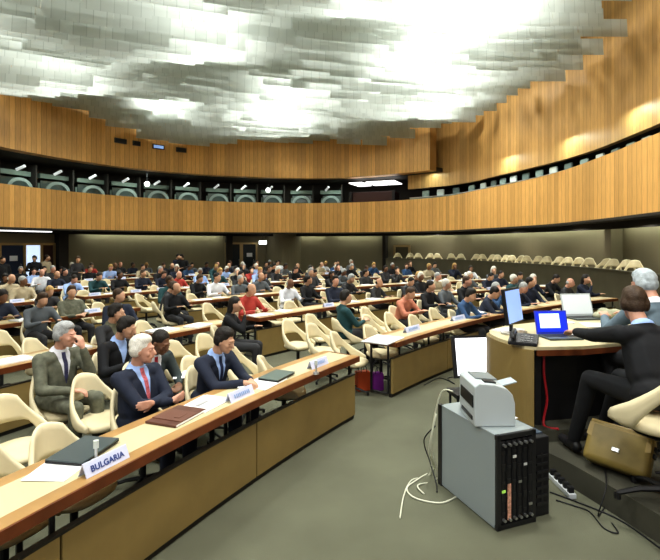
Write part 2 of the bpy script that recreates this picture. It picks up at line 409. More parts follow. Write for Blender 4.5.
# ------------------------------------------------------------------ hanging metal ceiling
root = empty('ceiling_hanging', (0, 0, 0), 0, kind='structure')
def bound(y):
    """x range of the hall at depth y, slightly inside the walls"""
    xs = []
    for i in range(1, len(HALL.p)):
        a, b2 = HALL.p[i-1], HALL.p[i]
        if (a.y-y)*(b2.y-y) <= 0 and a.y != b2.y: xs.append(a.x + (b2.x-a.x)*(y-a.y)/(b2.y-a.y))
    return (min(xs), max(xs)) if len(xs) > 1 else None
def inside(x, y):
    bd = bound(y)
    if not bd: return False
    return bd[0]+.12 < x < bd[1]-.15 + (.85 if y < 21 else 0)
PW = 1.25
def baffle(k):
    bm = bmesh.new(); uvl = bm.loops.layers.uv.verify(); any_ = False
    yk = 2.5 + k*.52
    for j in range(-16, 13):
        x0 = j*PW + (k % 2)*.35; x1 = x0 + PW - .006
        xm = (x0+x1)/2; ym = yk - (xm-7)**2/60
        if not (inside(x0, ym) and inside(x1, ym)): continue
        y0 = yk - (x0-7)**2/60; y1 = yk - (x1-7)**2/60
        z = 7.08 + .34*math.sin(xm*.38 + ym*.62) + .16*math.sin(xm*.8 - ym*1.0 + 1) + random.uniform(-.012, .012)
        d = min(1, max(0, (7.6-xm)/5)); z = 7.0 + (z-7.0)*d + (.35*(1-d) if ym < 21 else 0)
        if xm < -4 and ym > 17: z += .22
        h = .46
        sub = 3; vs = []
        for t in range(sub+1):
            tt = t/sub; vs.append((bm.verts.new((x0+(x1-x0)*tt, y0+(y1-y0)*tt, z)), bm.verts.new((x0+(x1-x0)*tt, y0+(y1-y0)*tt + .03, z+h))))
        for t in range(sub):
            f = bm.faces.new((vs[t][0], vs[t+1][0], vs[t+1][1], vs[t][1])); any_ = True
            for lp, (u, v) in zip(f.loops, ((t, 0), (t+1, 0), (t+1, 1), (t, 1))):
                lp[uvl].uv = (x0 + (x1-x0)*u/sub + k*3.7, v*h)
    if any_:
        link('metal_baffle', bm, BAFFLE, root)
    else: bm.free()
for k in range(46): baffle(k)

# ------------------------------------------------------------------ seating fan
FC = Vector((16.0, -5.2))
def pol(R, ph): a = R_(ph); return Vector((FC.x - R*math.cos(a), FC.y + R*math.sin(a)))
def phi_px(R, px):
    k = (px-CX)/F; a = 1+k*k; bq = 2*(-k*FC.x - FC.y); c = FC.x**2 + FC.y**2 - R*R
    d = (-bq + math.sqrt(bq*bq - 4*a*c))/(2*a); return math.degrees(math.atan2(d-FC.y, FC.x-k*d))
def face_z(p):   # z rotation so local +Y points to the fan centre
    v = FC - Vector((p[0], p[1])); return math.atan2(v.y, v.x) - math.pi/2

def arc_box(bm, R0, R1, a0, a1, z0, z1, mi=0, step=1.0):
    n = max(1, int((a1-a0)/step)); prev = None
    for i in range(n+1):
        a = a0 + (a1-a0)*i/n; p, q = pol(R0, a), pol(R1, a)
        r = [bm.verts.new((p.x, p.y, z0)), bm.verts.new((p.x, p.y, z1)), bm.verts.new((q.x, q.y, z1)), bm.verts.new((q.x, q.y, z0))]
        if prev:
            for k in range(4): bm.faces.new((prev[k], prev[(k+1) % 4], r[(k+1) % 4], r[k])).material_index = mi
        else: bm.faces.new(r).material_index = mi
        prev = r
    bm.faces.new(prev[::-1]).material_index = mi
    bmesh.ops.recalc_face_normals(bm, faces=bm.faces)

ROWS = {1: (19.0, [(18.5, 34.5), (37.3, 62)]), 2: (22.0, [(23, 30.9), (33.1, 36.9), (38.3, 50), (51.2, 66.5)]),
        3: (25.0, [(26, 37.0), (38.9, 48), (49.3, 68)]), 4: (28.0, [(27.5, 36.2), (37.6, 44.5), (45.8, 55), (56, 67.5)]),
        5: (30.8, [(28.5, 37), (38.3, 47), (48.2, 57), (58, 64.5)]), 6: (33.4, [(30, 37.6), (38.8, 46.5), (47.6, 58.5)]), 7: (36.0, [(36.5, 51.5)])}
BLKNAME = ['leftmost', 'second', 'third', 'fourth']
def make_desk(row, bi, R, a0, a1):
    nblk = len(ROWS[row][1])
    lab = 'curved wooden desk with tan front panels, %s row from podium, %s block from left' % (ordn(row), 'first' if bi == 0 else BLKNAME[bi])
    p = pol(R, (a0+a1)/2)
    e = empty('conference_desk', (0, 0, 0), 0, lab, 'desk', 'curved conference desks')
    ea = math.degrees(.02/R)
    b = bmesh.new(); arc_box(b, R, R+.10, a0, a1, .715, .75); arc_box(b, R+.40, R+.50, a0, a1, .715, .75)
    arc_box(b, R+.10, R+.40, a0, a1, .715, .744); link('desktop', b, TOPWOOD, e)
    b = bmesh.new(); arc_box(b, R+.10, R+.40, a0+2*ea, a1-2*ea, .744, .7505); link('writing_surface', b, INLAY, e)
    b = bmesh.new(); arc_box(b, R-.012, R, a0, a1, .685, .748); arc_box(b, R, R+.5, a0-ea*.6, a0, .685, .748); arc_box(b, R, R+.5, a1, a1+ea*.6, .685, .748)
    link('edge_trim', b, EDGE, e)
    n = max(1, round((a1-a0)*math.pi/180*R/1.55)); da = (a1-a0)/n
    for i in range(n):
        x0 = a0+da*i + ea*.4; x1 = a0+da*(i+1) - ea*.4
        b = bmesh.new(); arc_box(b, R+.05, R+.085, x0, x1, .05, .52); link('front_panel', b, PANEL, e)
    b = bmesh.new(); arc_box(b, R+.048, R+.09, a0, a1, .52, .535); arc_box(b, R+.07, R+.11, a0, a1, .0, .05); arc_box(b, R+.088, R+.1, a0, a1, .05, .52); link('panel_rail', b, PANELSEAM, e)
    for i in range(n+1):
        a = a0 + .6*ea + (a1-a0-1.2*ea)*i/n
        b = bmesh.new(); q = pol(R+.13, a); q2 = pol(R+.40, a)
        tube(b, [(q2.x, q2.y, .02), (q2.x, q2.y, .72)], .018, 6); tube(b, [(q.x, q.y, .05), (q.x, q.y, .72)], .016, 6)
        tube(b, [(q.x, q.y, .04), (q2.x, q2.y, .04)], .016, 6); link('leg', b, DKMETAL, e)
    return e
for row, (R, bl) in ROWS.items():
    for bi, (a0, a1) in enumerate(bl): make_desk(row, bi, R, a0, a1)

# ---- chair
def make_chair():
    e = empty('conference_chair', (0, 0, 0), 0, 'x', 'chair')
    # seat cushion: rounded pad, local +Y forward
    b = bmesh.new(); n = 28; rings = []
    prof = [(0.0, .475), (.55, .472), (.85, .468), (.97, .455), (1.0, .435), (.96, .415), (.7, .395), (.0, .39)]
    for s_, z in prof:
        if s_ == 0: rings.append([b.verts.new((0, 0.02, z))]); continue
        ring = []
        for k in range(n):
            a = 2*math.pi*k/n; c, s2 = math.cos(a), math.sin(a)
            px_ = .225*math.copysign(abs(c)**.75, c); py_ = .225*math.copysign(abs(s2)**.75, s2)
            ring.append(b.verts.new((px_*s_*(1+.06*s2), .02+py_*s_, z + .012*max(0, -s2)*s_)))
        rings.append(ring)
    for i in range(len(rings)-1):
        A, B = rings[i], rings[i+1]
        for k in range(n):
            k2 = (k+1) % n
            if len(A) == 1: b.faces.new((A[0], B[k], B[k2]))
            elif len(B) == 1: b.faces.new((A[k], B[0], A[k2]))
            else: b.faces.new((A[k], B[k], B[k2], A[k2]))
    bmesh.ops.recalc_face_normals(b, faces=b.faces)
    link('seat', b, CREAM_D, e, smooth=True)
    # wrap-around shell back
    b = bmesh.new(); N = 30; cols = []
    for i in range(N+1):
        t = -1 + 2*i/N; at = abs(t); a = R_(-90 + t*118)
        r_in = 1.0
        x = .222*math.cos(a); y = .225*math.sin(a) + .02
        # arms run forward nearly straight
        if at > .76:
            k = (at-.76)/.24; a0_ = R_(-90 + math.copysign(.76*118, t))
            x = .232*math.cos(a0_)*(1-.05*k); y = .25*math.sin(a0_)+.02 + .13*k
        top = .83 - .04*at*at/.09 if at < .30 else .79 - .315*((at-.30)/.70)**.62
        bot = .61 if at < .38 else .61 - .185*min(1, (at-.38)/.30)**1.1
        bot = min(bot, top-.035)
        flare = .075
        col = []
        for j in range(6):
            z = bot + (top-bot)*j/5
            g = 1.02 - .14*max(0, (z-.50))/.33*(1-at*.5)
            back = -.10*max(0, z-.45)/.4*(1-at)
            col.append((x*g, y*g+back, z))
        cols.append(col)
    th = .034
    def nrm(i):
        p0 = Vector(cols[max(0, i-1)][2][:2]); p1 = Vector(cols[min(N, i+1)][2][:2]); v = (p1-p0).normalized(); return Vector((v.y, -v.x))
    inner = []; outer = []
    for i, col in enumerate(cols):
        m = nrm(i)
        inner.append([b.verts.new(c) for c in col])
        outer.append([b.verts.new((c[0]+m.x*th*(.55 if j in (0, 5) else 1), c[1]+m.y*th*(.55 if j in (0, 5) else 1), c[2] + (.012 if j == 5 else 0))) for j, c in enumerate(col)])
    for i in range(N):
        for j in range(5):
            b.faces.new((inner[i][j], inner[i+1][j], inner[i+1][j+1], inner[i][j+1]))
            b.faces.new((outer[i][j], outer[i][j+1], outer[i+1][j+1], outer[i+1][j]))
        b.faces.new((inner[i][5], inner[i+1][5], outer[i+1][5], outer[i][5]))
        b.faces.new((inner[i][0], outer[i][0], outer[i+1][0], inner[i+1][0]))
    for i in (0, N):
        for j in range(5): b.faces.new((inner[i][j], inner[i][j+1], outer[i][j+1], outer[i][j]))
    bmesh.ops.recalc_face_normals(b, faces=b.faces)
    link('backrest', b, CREAM, e, smooth=True)
    b = bmesh.new(); tube(b, [(0, 0, .06), (0, 0, .385)], .026, 10); tube(b, [(0, 0, .37), (0, 0, .395)], .13, 12, r1=.19); link('column', b, DKMETAL, e)
    for k in range(5):
        b = bmesh.new(); a = 2*math.pi*k/5 + .3
        tube(b, [(0, 0, .085), (.14*math.cos(a), .14*math.sin(a), .07), (.26*math.cos(a), .26*math.sin(a), .035)], .018, 6, r1=.013)
        tube(b, [(.26*math.cos(a), .26*math.sin(a), .003), (.26*math.cos(a), .26*math.sin(a), .04)], .018, 8)
        link('leg', b, BLACK, e)
    return e
CH0 = make_chair(); used = [False]
CHAIRG = 'cream shell conference chairs'
def chair_at(p, rz, label, scale=1.0, group=CHAIRG, z=0):
    c = CH0 if not used[0] else copy_tree(CH0); used[0] = True
    c.location = (p[0], p[1], z); c.rotation_euler = (0, 0, rz); c.scale = (scale,)*3
    c['label'] = label; c['group'] = group
    return c

# ------------------------------------------------------------------ people
def hull_sphere(pts_r):
    """list of (centre, radii vec or float, rot) -> convex hull into new bm"""
    b = bmesh.new()
    for c, r, rot in pts_r:
        rr = Vector((r, r, r)) if not hasattr(r, '__len__') else Vector(r)
        M = Matrix.Translation(c) @ (rot.to_4x4() if rot is not None else Matrix.Identity(4)) @ Matrix.Diagonal((*rr, 1))
        bmesh.ops.create_icosphere(b, subdivisions=2, radius=1, matrix=M)
    if len(pts_r) > 1:
        res = bmesh.ops.convex_hull(b, input=list(b.verts))
        bad = {g for g in res['geom_interior'] if isinstance(g, bmesh.types.BMVert)}
        bmesh.ops.delete(b, geom=list(bad), context='VERTS')
        fs = [f for f in b.faces]
        hullf = {g for g in res['geom'] if isinstance(g, bmesh.types.BMFace)}
        kill = [f for f in fs if f not in hullf and f.is_valid]
        if kill and len(kill) < len(fs): bmesh.ops.delete(b, geom=kill, context='FACES_ONLY')
    return b
class Blob:
    def __init__(s): s.bm = bmesh.new()
    def _add(s, b):
        me = bpy.data.meshes.new('t'); b.to_mesh(me); b.free(); s.bm.from_mesh(me); bpy.data.meshes.remove(me)
    def cap(s, a, b, ra, rb): s._add(hull_sphere([(Vector(a), ra, None), (Vector(b), rb, None)])); return s
    def ell(s, c, r, rot=None): s._add(hull_sphere([(Vector(c), r, rot)])); return s
    def ell2(s, c, r, c2, r2, rot=None): s._add(hull_sphere([(Vector(c), r, rot), (Vector(c2), r2, rot)])); return s
    def mesh(s, voxel, smooth=3):
        me = bpy.data.meshes.new('t'); s.bm.to_mesh(me); s.bm.free()
        o = bpy.data.objects.new('t', me); COL.objects.link(o)
        m = o.modifiers.new('r', 'REMESH'); m.mode = 'VOXEL'; m.voxel_size = voxel
        m2 = o.modifiers.new('s', 'SMOOTH'); m2.iterations = smooth; m2.factor = .5
        dg = bpy.context.evaluated_depsgraph_get(); dg.update()
        out = bpy.data.meshes.new_from_object(o.evaluated_get(dg))
        bpy.data.objects.remove(o); bpy.data.meshes.remove(me)
        for p in out.polygons: p.use_smooth = True
        return out

def ik(s, w, hint, L1=.285, L2=.26):
    s, w = Vector(s), Vector(w); d = w-s; D = min(d.length, (L1+L2)*.995); dn = d.normalized()
    w2 = s + dn*D
    a = (L1*L1 - L2*L2 + D*D)/(2*D); h = math.sqrt(max(0, L1*L1-a*a))
    hv = Vector(hint); hv = hv - dn*hv.dot(dn); hv.normalize()
    return s + dn*a + hv*h, w2

def figure(pose, near=True):
    """returns dict of meshes"""
    sit = pose.get('sit', True); lean = R_(pose.get('lean', 6)); side = R_(pose.get('side', 0)); fat = pose.get('fat', 1.0)
    twist = R_(pose.get('twist', 0))
    Pv = Vector((0, -.06, .56)) if sit else Vector((0, 0, .93))
    T = Matrix.Rotation(twist, 3, 'Z') @ Matrix.Rotation(side, 3, 'Y') @ Matrix.Rotation(-lean, 3, 'X')
    def tp(x, y, z): return Pv + T @ Vector((x, y, z))
    vb = .0085 if near else .024
    vc = .012 if near else .028
    HR = T.copy() if False else Matrix.Rotation(twist + R_(pose.get('yaw', 0)), 3, 'Z') @ Matrix.Rotation(R_(-pose.get('pitch', 5)), 3, 'X') @ Matrix.Rotation(R_(pose.get('roll', 0)), 3, 'Y')
    neck0 = tp(0, -.01, .465); Hc = tp(0, .008, .472) + Matrix.Rotation(twist, 3, 'Z') @ Vector((0, .03, 0)) + HR @ Vector((0, .012, .136))
    def hp(x, y, z): return Hc + HR @ Vector((x, y, z))
    bdy = Blob()
    bdy.ell2(hp(0, -.012, .03), (.074, .09, .088), hp(0, .02, -.02), (.064, .07, .08), HR)
    bdy.ell(hp(0, .035, -.055), (.054, .052, .058), HR)
    bdy.ell(hp(0, .06, -.092), (.024, .022, .02), HR)
    bdy.cap(hp(0, .088, .012), hp(0, .108, -.028), .009, .0145)
    bdy.ell(hp(0, .078, .028), (.045, .016, .012), HR)
    bdy.ell(hp(0, .086, -.056), (.024, .012, .009), HR)
    for sx in (-1, 1):
        bdy.ell(hp(sx*.076, -.008, -.008), (.011, .02, .031), HR)
        bdy.ell(hp(sx*.035, .062, -.025), (.024, .02, .024), HR)
    bdy.cap(neck0, hp(0, -.03, -.05), .056, .052)
    jk = Blob(); tr = Blob(); shoes = []
    def torso(B, g):
        B.ell2(tp(-.07, 0, .0), (.115+g, (.115+g)*fat, .11), tp(.07, 0, .0), (.115+g, (.115+g)*fat, .11), T)
        B.ell2(tp(0, .01*fat, .12), ((.15+g)*fat, (.11+g)*fat*1.04, .12), tp(0, .0, .30), (.168+g, .112+g, .13), T)
        B.ell2(tp(-.12, -.01, .395), (.075+g, .075+g, .06+g*.5), tp(.12, -.01, .395), (.075+g, .075+g, .06+g*.5), T)
        B.cap(tp(0, -.015, .40), tp(0, -.01, .47), .085 if g > 0 else .066, .06 if g > 0 else .05)
    torso(bdy, -.012); torso(jk, .008)
    # collar
    jk.ell(tp(0, -.03, .462), (.078, .062, .042), T)
    jk.ell2(tp(-.13, -.015, .40), (.05, .05, .045), tp(0, -.025, .45), (.06, .05, .04), T); jk.ell2(tp(.13, -.015, .40), (.05, .05, .045), tp(0, -.025, .45), (.06, .05, .04), T)
    arms = {}
    for sx, key in ((-1, 'L'), (1, 'R')):
        S = tp(sx*.185, -.01, .395)
        default = (sx*.16, .36, .80) if sit else (sx*.22, .06, .80)
        w = Vector(pose.get(key, default)); hint = Vector(pose.get('h'+key, (sx*.8, -.3, -1)))
        E, W = ik(S, w, hint)
        arms[key] = (S, E, W)
        bdy.cap(S, E, .045, .036); bdy.cap(E, W, .036, .024)
        jk.cap(S, E, .066, .052); jk.cap(E, E.lerp(W, .93), .052, .037)
        hd = Vector(pose.get('d'+key, (W-E).normalized())).normalized(); hn = Vector(pose.get('n'+key, (0, 0, -1)))
        hn = (hn - hd*hn.dot(hd)).normalized(); lt = hd.cross(hn).normalized()
        curl = pose.get('curl', 35)
        fr = .0088 if near else .012
        bdy.cap(W, W+hd*.03, .024, .022)
        for q in (-.022, 0, .022): bdy.cap(W+hd*.025+lt*q*.7, W+hd*.08+lt*q*1.1, .016, .013)
        for i in range(4):
            L = (.034, .042, .040, .032)[i]; base = W+hd*.088+lt*((i-1.5)*.0195)
            ax = lt; r1 = Matrix.Rotation(R_(curl*.6), 3, hd.cross(hn)) ; 
            d1 = (hd*math.cos(R_(curl*.6)) + hn*math.sin(R_(curl*.6))); d2 = (hd*math.cos(R_(curl*1.4)) + hn*math.sin(R_(curl*1.4)))
            m1 = base + d1*L; m2 = m1 + d2*L*.95
            bdy.cap(base, m1, fr*1.05, fr); bdy.cap(m1, m2, fr, fr*.85)
        ts = -1 if (lt.dot(Vector((sx, 0, 0))) > 0) else 1
        tb = W+hd*.03+lt*ts*.024; tm = tb + (hd*.6+lt*ts*.75+hn*.25).normalized()*.036; te = tm+(hd*.95+lt*ts*.2+hn*.35).normalized()*.03
        bdy.cap(tb, tm, fr*1.35, fr*1.1); bdy.cap(tm, te, fr*1.1, fr*.95)
        # legs
        hip = Pv + Matrix.Rotation(twist*.3, 3, 'Z') @ Vector((sx*.085, .02, -.02))
        if sit:
            kn = Vector(pose.get('k'+key, (sx*.12, .42, .53))); an = Vector(pose.get('a'+key, (sx*.12, .40, .10)))
        else:
            kn = Vector(pose.get('k'+key, (sx*.10, .03, .50))); an = Vector(pose.get('a'+key, (sx*.11, -.02, .09)))
        bdy.cap(hip, kn, .075, .05); bdy.cap(kn, an, .048, .034)
        tr.cap(hip, kn, .092, .066); tr.cap(kn, an+Vector((0, 0, .01)), .066, .05)
        ft = an + Vector((0, .15, -.055)); bdy.cap(an+Vector((0, -.02, -.05)), ft, .03, .026)
        sh = Blob(); sh.cap(an+Vector((0, -.03, -.055)), ft, .042, .036); sh.cap(an + Vector((0, 0, -.0)), an+Vector((0, .03, -.05)), .042, .045)
        shoes.append(sh)
    tr.ell2(tp(-.06, 0, -.01), (.12, .12, .09), tp(.06, 0, -.01), (.12, .12, .09), T)
    style = pose.get('hair', 'short'); hb = Blob()
    if style == 'bald':
        hb.ell2(hp(-.03, -.045, -.01), (.052, .062, .052), hp(.03, -.045, -.01), (.052, .062, .052), HR)
    else:
        hb.ell(hp(0, -.026, .042), (.085, .096, .094), HR)
        hb.ell(hp(0, -.055, -.005), (.072, .062, .07), HR)
        if style == 'full':
            hb.ell(hp(0, -.008, .088), (.072, .084, .054), HR)
            for sx in (-1, 1): hb.ell(hp(sx*.068, -.035, .0), (.026, .05, .055), HR)
        if style == 'long':
            hb.ell2(hp(0, -.05, .02), (.088, .075, .09), hp(0, -.07, -.13), (.09, .05, .07), HR)
    vh = .009 if near else .022
    out = dict(body=bdy.mesh(vb, 2 if near else 2), jacket=jk.mesh(vc, 4), trousers=tr.mesh(vc, 3), hair=hb.mesh(vh, 2),
               shoes=[s.mesh(.012 if near else .03, 2) for s in shoes])
    # eyes, mouth line into the body mesh
    if near:
        bm = bmesh.new(); bm.from_mesh(out['body'])
        for sx in (-1, 1):
            k0 = len(bm.faces)
            bmesh.ops.create_icosphere(bm, subdivisions=2, radius=1, matrix=Matrix.Translation(hp(sx*.031, .0765, .008)) @ HR.to_4x4() @ Matrix.Diagonal((.014, .010, .008, 1)))
            bm.faces.ensure_lookup_table()
            for f in bm.faces[k0:]: f.material_index = 1; f.smooth = True
        k0 = len(bm.faces)
        bmesh.ops.create_icosphere(bm, subdivisions=2, radius=1, matrix=Matrix.Translation(hp(0, .0955, -.057)) @ HR.to_4x4() @ Matrix.Diagonal((.022, .005, .0035, 1)))
        bm.faces.ensure_lookup_table()
        for f in bm.faces[k0:]: f.material_index = 2
        bm.to_mesh(out['body']); bm.free()
    # shirt / tie regions in torso frame
    Ti = T.inverted(); me = out['jacket']
    vtop = .475; vbot = pose.get('vbot', .17)
    if near:
        bm = bmesh.new(); bm.from_mesh(me); sl = .072/(vtop-vbot)
        for co, no in (((.004, 0, vbot), (1, 0, -sl)), ((-.004, 0, vbot), (1, 0, sl)), ((.02, 0, 0), (1, 0, 0)), ((-.02, 0, 0), (1, 0, 0)), ((0, 0, vbot), (0, 0, 1)), ((0, 0, .458), (0, 0, 1))):
            bmesh.ops.bisect_plane(bm, geom=list(bm.verts)+list(bm.edges)+list(bm.faces), plane_co=Pv + T @ Vector(co), plane_no=T @ Vector(no), dist=1e-5)
        bm.to_mesh(me); bm.free()
    for p in me.polygons:
        q = Ti @ (Vector(p.center) - Pv); n = Ti @ Vector(p.normal)
        if n.y > .15 and q.z > vbot and q.y > .02 and q.z < .50:
            wv = .004 + .072*(q.z-vbot)/(vtop-vbot)
            if abs(q.x) < wv and min((Vector(p.center) - arms[k_][1].lerp(arms[k_][2], t_)).length for k_ in 'LR' for t_ in (.3, .6, .8, 1)) > .085: p.material_index = 2 if (abs(q.x) < .02 and q.z < .455) else 1
        if q.z > .458 and abs(q.x) < .09 and min((Vector(p.center)-arms['L'][2]).length, (Vector(p.center)-arms['R'][2]).length) > .16: p.material_index = 1
    out['hp'] = hp; out['HR'] = HR; out['tp'] = tp
    return out
EYE = mat('eye', (0.03, 0.02, 0.018), .3); LIP = mat('lips', (0.35, 0.13, 0.10), .5)
def split_mesh(me, idx):
    """move faces of material index idx to own mesh"""
    bm = bmesh.new(); bm.from_mesh(me)
    b2 = bm.copy()
    bmesh.ops.delete(b2, geom=[f for f in b2.faces if f.material_index != idx], context='FACES')
    bmesh.ops.delete(bm, geom=[f for f in bm.faces if f.material_index == idx], context='FACES')
    for f in b2.faces: f.material_index = 0
    m2 = bpy.data.meshes.new('split'); b2.to_mesh(m2); b2.free(); bm.to_mesh(me); bm.free()
    return m2
def mobj(name, me, ms, parent=None):
    o = bpy.data.objects.new(name, me); COL.objects.link(o)
    me.materials.clear()
    for m in ms: me.materials.append(m)
    if parent is not None: o.parent = parent
    return o
def near_person(p, z, rz, label, pose, skin, hair, jacket, shirt, tie, trousers, scale=1.0, specs=False, group=None):
    f = figure(pose, True)
    bd = mobj('person', f['body'], [skin, EYE, LIP]); bd.location = (p[0], p[1], z); bd.rotation_euler.z = rz; bd.scale = (scale,)*3
    tag(bd, label, 'person', group)
    m_tie = split_mesh(f['jacket'], 2); m_sh = split_mesh(f['jacket'], 1)
    mobj('jacket', f['jacket'], [jacket], bd); mobj('shirt', m_sh, [shirt], bd)
    if len(m_tie.polygons): mobj('tie' if tie is not shirt else 'shirt_front', m_tie, [tie], bd)
    mobj('trousers', f['trousers'], [trousers], bd)
    for s in f['shoes']: mobj('shoe', s, [BLACK], bd)
    if pose.get('hair') != 'none': mobj('hair', f['hair'], [hair], bd)
    if specs:
        hp = f['hp']; b = bmesh.new()
        for sx in (-1, 1):
            c = [hp(sx*.033+.021*math.cos(a), .096, .006+.016*math.sin(a)) for a in [k*math.pi/6 for k in range(13)]]
            tube(b, c, .0022, 5, cap=False)
            tube(b, [hp(sx*.054, .094, .01), hp(sx*.080, .06, .01), hp(sx*.083, -.01, .012)], .002, 5)
        tube(b, [hp(-.012, .097, .01), hp(.012, .097, .01)], .002, 5)
        link('glasses', b, BLACK, bd)
    return bd

def cloth(name, col, var=.08): return mat(name, col, .85, var=var, vscale=18)
NAVY = cloth('navy suit cloth', (0.018, 0.024, 0.045)); CHAR = cloth('charcoal suit cloth', (0.035, 0.036, 0.04)); TWEED = cloth('olive tweed cloth', (0.13, 0.135, 0.10), .3)
GREYS = cloth('mid grey cloth', (0.11, 0.125, 0.14)); BLUEJ = cloth('blue cloth', (0.03, 0.075, 0.17)); BLACKC = cloth('black cloth', (0.012, 0.013, 0.016)); BRIGHTB = cloth('bright blue cloth', (0.03, 0.05, 0.55))
WHITES = cloth('white shirt cloth', (0.72, 0.74, 0.8)); BSHIRT = cloth('light blue shirt cloth', (0.33, 0.47, 0.80)); BEIGE = cloth('beige cloth', (0.42, 0.36, 0.25)); REDC = cloth('red tie silk', (0.42, 0.03, 0.05)); REDW = mat('striped red tie', (0.5, 0.12, 0.14), .6, var=.4, vscale=60)
TEALC = cloth('dark teal cloth', (0.02, 0.07, 0.08)); REDJ = cloth('red knit cloth', (0.40, 0.05, 0.04)); SALMON = cloth('salmon cloth', (0.5, 0.2, 0.13)); LILAC = cloth('pale lilac cloth', (0.5, 0.45, 0.6))
H_WHITE = mat('white hair', (0.68, 0.66, 0.60), .8, bump=.6, bscale=120, var=.15, vscale=30); H_GREY = mat('grey hair', (0.36, 0.37, 0.37), .8, bump=.6, bscale=120, var=.2, vscale=30)
H_DARK = mat('dark hair', (0.014, 0.011, 0.009), .6, bump=.5, bscale=120); H_BROWN = mat('brown hair', (0.055, 0.032, 0.018), .6, bump=.5, bscale=120, var=.2, vscale=30); H_BLOND = mat('blond hair', (0.42, 0.27, 0.10), .7)

GP = 'delegates seated near the front'
# white haired man, arms crossed
def px_seat(px, d): return PD(px, d)
SEATS1 = []  # explicit seat record for chairs of row one
def seat_person(px, d, dz_face=0, **k):
    p = px_seat(px, d); rz = face_z(p) + R_(dz_face); SEATS1.append((px, d, rz, True)); 
    return p, rz
p, rz = seat_person(143, 4.0, 0)
near_person(p, 0, rz, 'white haired man in navy suit with red tie, arms crossed at the nearest desk',
    dict(lean=-1, fat=1.2, yaw=28, pitch=3, hair='full', L=(.09, .22, .78), R=(-.08, .25, .75), hL=(-1, .1, -.6), hR=(1, .1, -.6), dL=(1, .2, .1), dR=(-1, .15, .12), nL=(0, -1, 0), nR=(0, -1, 0), curl=30),
    SKIN2, H_WHITE, NAVY, BSHIRT, REDW, NAVY, 1.0)
p, rz = seat_person(212, 4.62, -2)
near_person(p, 0, rz, 'dark haired man in navy suit leaning on the nearest desk with hands together',
    dict(lean=16, yaw=12, pitch=18, hair='full', L=(-.03, .47, .795), R=(.07, .47, .80), dL=(.6, .8, 0), dR=(-.5, .85, 0), curl=45), SKIN, H_DARK, NAVY, BSHIRT, cloth('navy tie', (.02, .03, .08)), NAVY, 1.0)
p, rz = seat_person(60, 4.6, 0)
near_person(p, 0, rz, 'grey haired man in an olive tweed jacket resting his cheek on one hand',
    dict(lean=8, yaw=24, pitch=6, hair='full', fat=1.1, L=(-.07, .24, 1.04), hL=(-.2, .5, -1), dL=(.1, -.25, 1), nL=(.2, -1, -.2), R=(.1, .33, .70), curl=50, kR=(.12, .42, .56), kL=(-.08, .43, .60)), SKIN2, H_GREY, TWEED, WHITES, cloth('patterned dark tie', (.05, .05, .12), .4), TWEED, 1.02)
p, rz = seat_person(116, 5.25, 5)
near_person(p, 0, rz, 'dark haired man in a black coat and blue shirt sitting behind the white haired man',
    dict(lean=14, yaw=25, pitch=18, hair='full', vbot=.22), SKIN, H_DARK, BLACKC, BSHIRT, BSHIRT, BLACKC, 1.0)
p, rz = seat_person(147, 4.78, -5)
near_person(p, 0, rz, 'man in dark grey jacket and bright red tie reading a white paper',
    dict(lean=22, yaw=8, pitch=24, hair='short', L=(-.10, .38, .70), R=(.12, .38, .70)), SKIN3, H_DARK, cloth('dark slate cloth', (.045, .06, .062)), WHITES, REDC, CHAR, .98)
p, rz = seat_person(112, 6.25, 10)
near_person(p, 0, rz, 'person in dark jacket with olive shirt at the aisle end of the second row desk',
    dict(lean=8, yaw=30, pitch=6, hair='full'), SKIN, H_DARK, CHAR, cloth('olive shirt', (.12, .12, .08)), cloth('olive shirt', (.12, .12, .08)), CHAR, 1.0)

# ---- variants for everybody farther away
POSES = [dict(lean=6, yaw=18, pitch=5, hair='short'), dict(lean=15, pitch=20, hair='full', L=(-.14, .42, .80), R=(.14, .42, .80)), dict(lean=2, yaw=35, pitch=0, hair='short', L=(-.12, .34, .74), R=(.15, .30, .72)),
         dict(lean=10, yaw=-10, pitch=8, hair='long', R=(.07, .24, 1.02), hR=(.2, .5, -1), dR=(0, -.2, 1)), dict(lean=8, yaw=10, pitch=14, hair='bald', fat=1.15), dict(lean=20, pitch=26, hair='short', L=(-.1, .46, .80), R=(.12, .46, .80)),
         dict(lean=-3, yaw=-15, pitch=0, hair='full', L=(-.10, .26, .78), R=(.08, .28, .76), fat=1.1)]
STAND = [dict(sit=False, lean=2, yaw=20, hair='short'), dict(sit=False, lean=8, yaw=-40, pitch=15, hair='full', L=(-.1, .30, 1.05), R=(.12, .28, 1.05)), dict(sit=False, lean=30, yaw=-10, pitch=25, hair='long', L=(-.15, .5, .85), R=(.15, .48, .85))]
PROTO = {}
def far_proto(i, stand=False):
    key = (i, stand)
    if key not in PROTO:
        f = figure((STAND if stand else POSES)[i], False)
        for me, n in ((f['body'], 1), (f['jacket'], 3), (f['trousers'], 1), (f['hair'], 1), (f['shoes'][0], 1), (f['shoes'][1], 1)):
            me.materials.clear()
            for k in range(n): me.materials.append(SKIN)
        PROTO[key] = f
    return PROTO[key]
PALETTE = [('navy', NAVY), ('charcoal', CHAR), ('black', BLACKC), ('grey', GREYS), ('black', BLACKC), ('navy', NAVY), ('blue', BLUEJ), ('white', WHITES), ('charcoal', CHAR), ('beige', BEIGE), ('dark teal', TEALC), ('light blue', BSHIRT), ('navy', NAVY), ('black', BLACKC), ('grey', GREYS), ('red', REDJ)]
HAIRS = [('dark', H_DARK), ('dark', H_DARK), ('brown', H_BROWN), ('grey', H_GREY), ('dark', H_DARK), ('blond', H_BLOND), ('white', H_WHITE)]
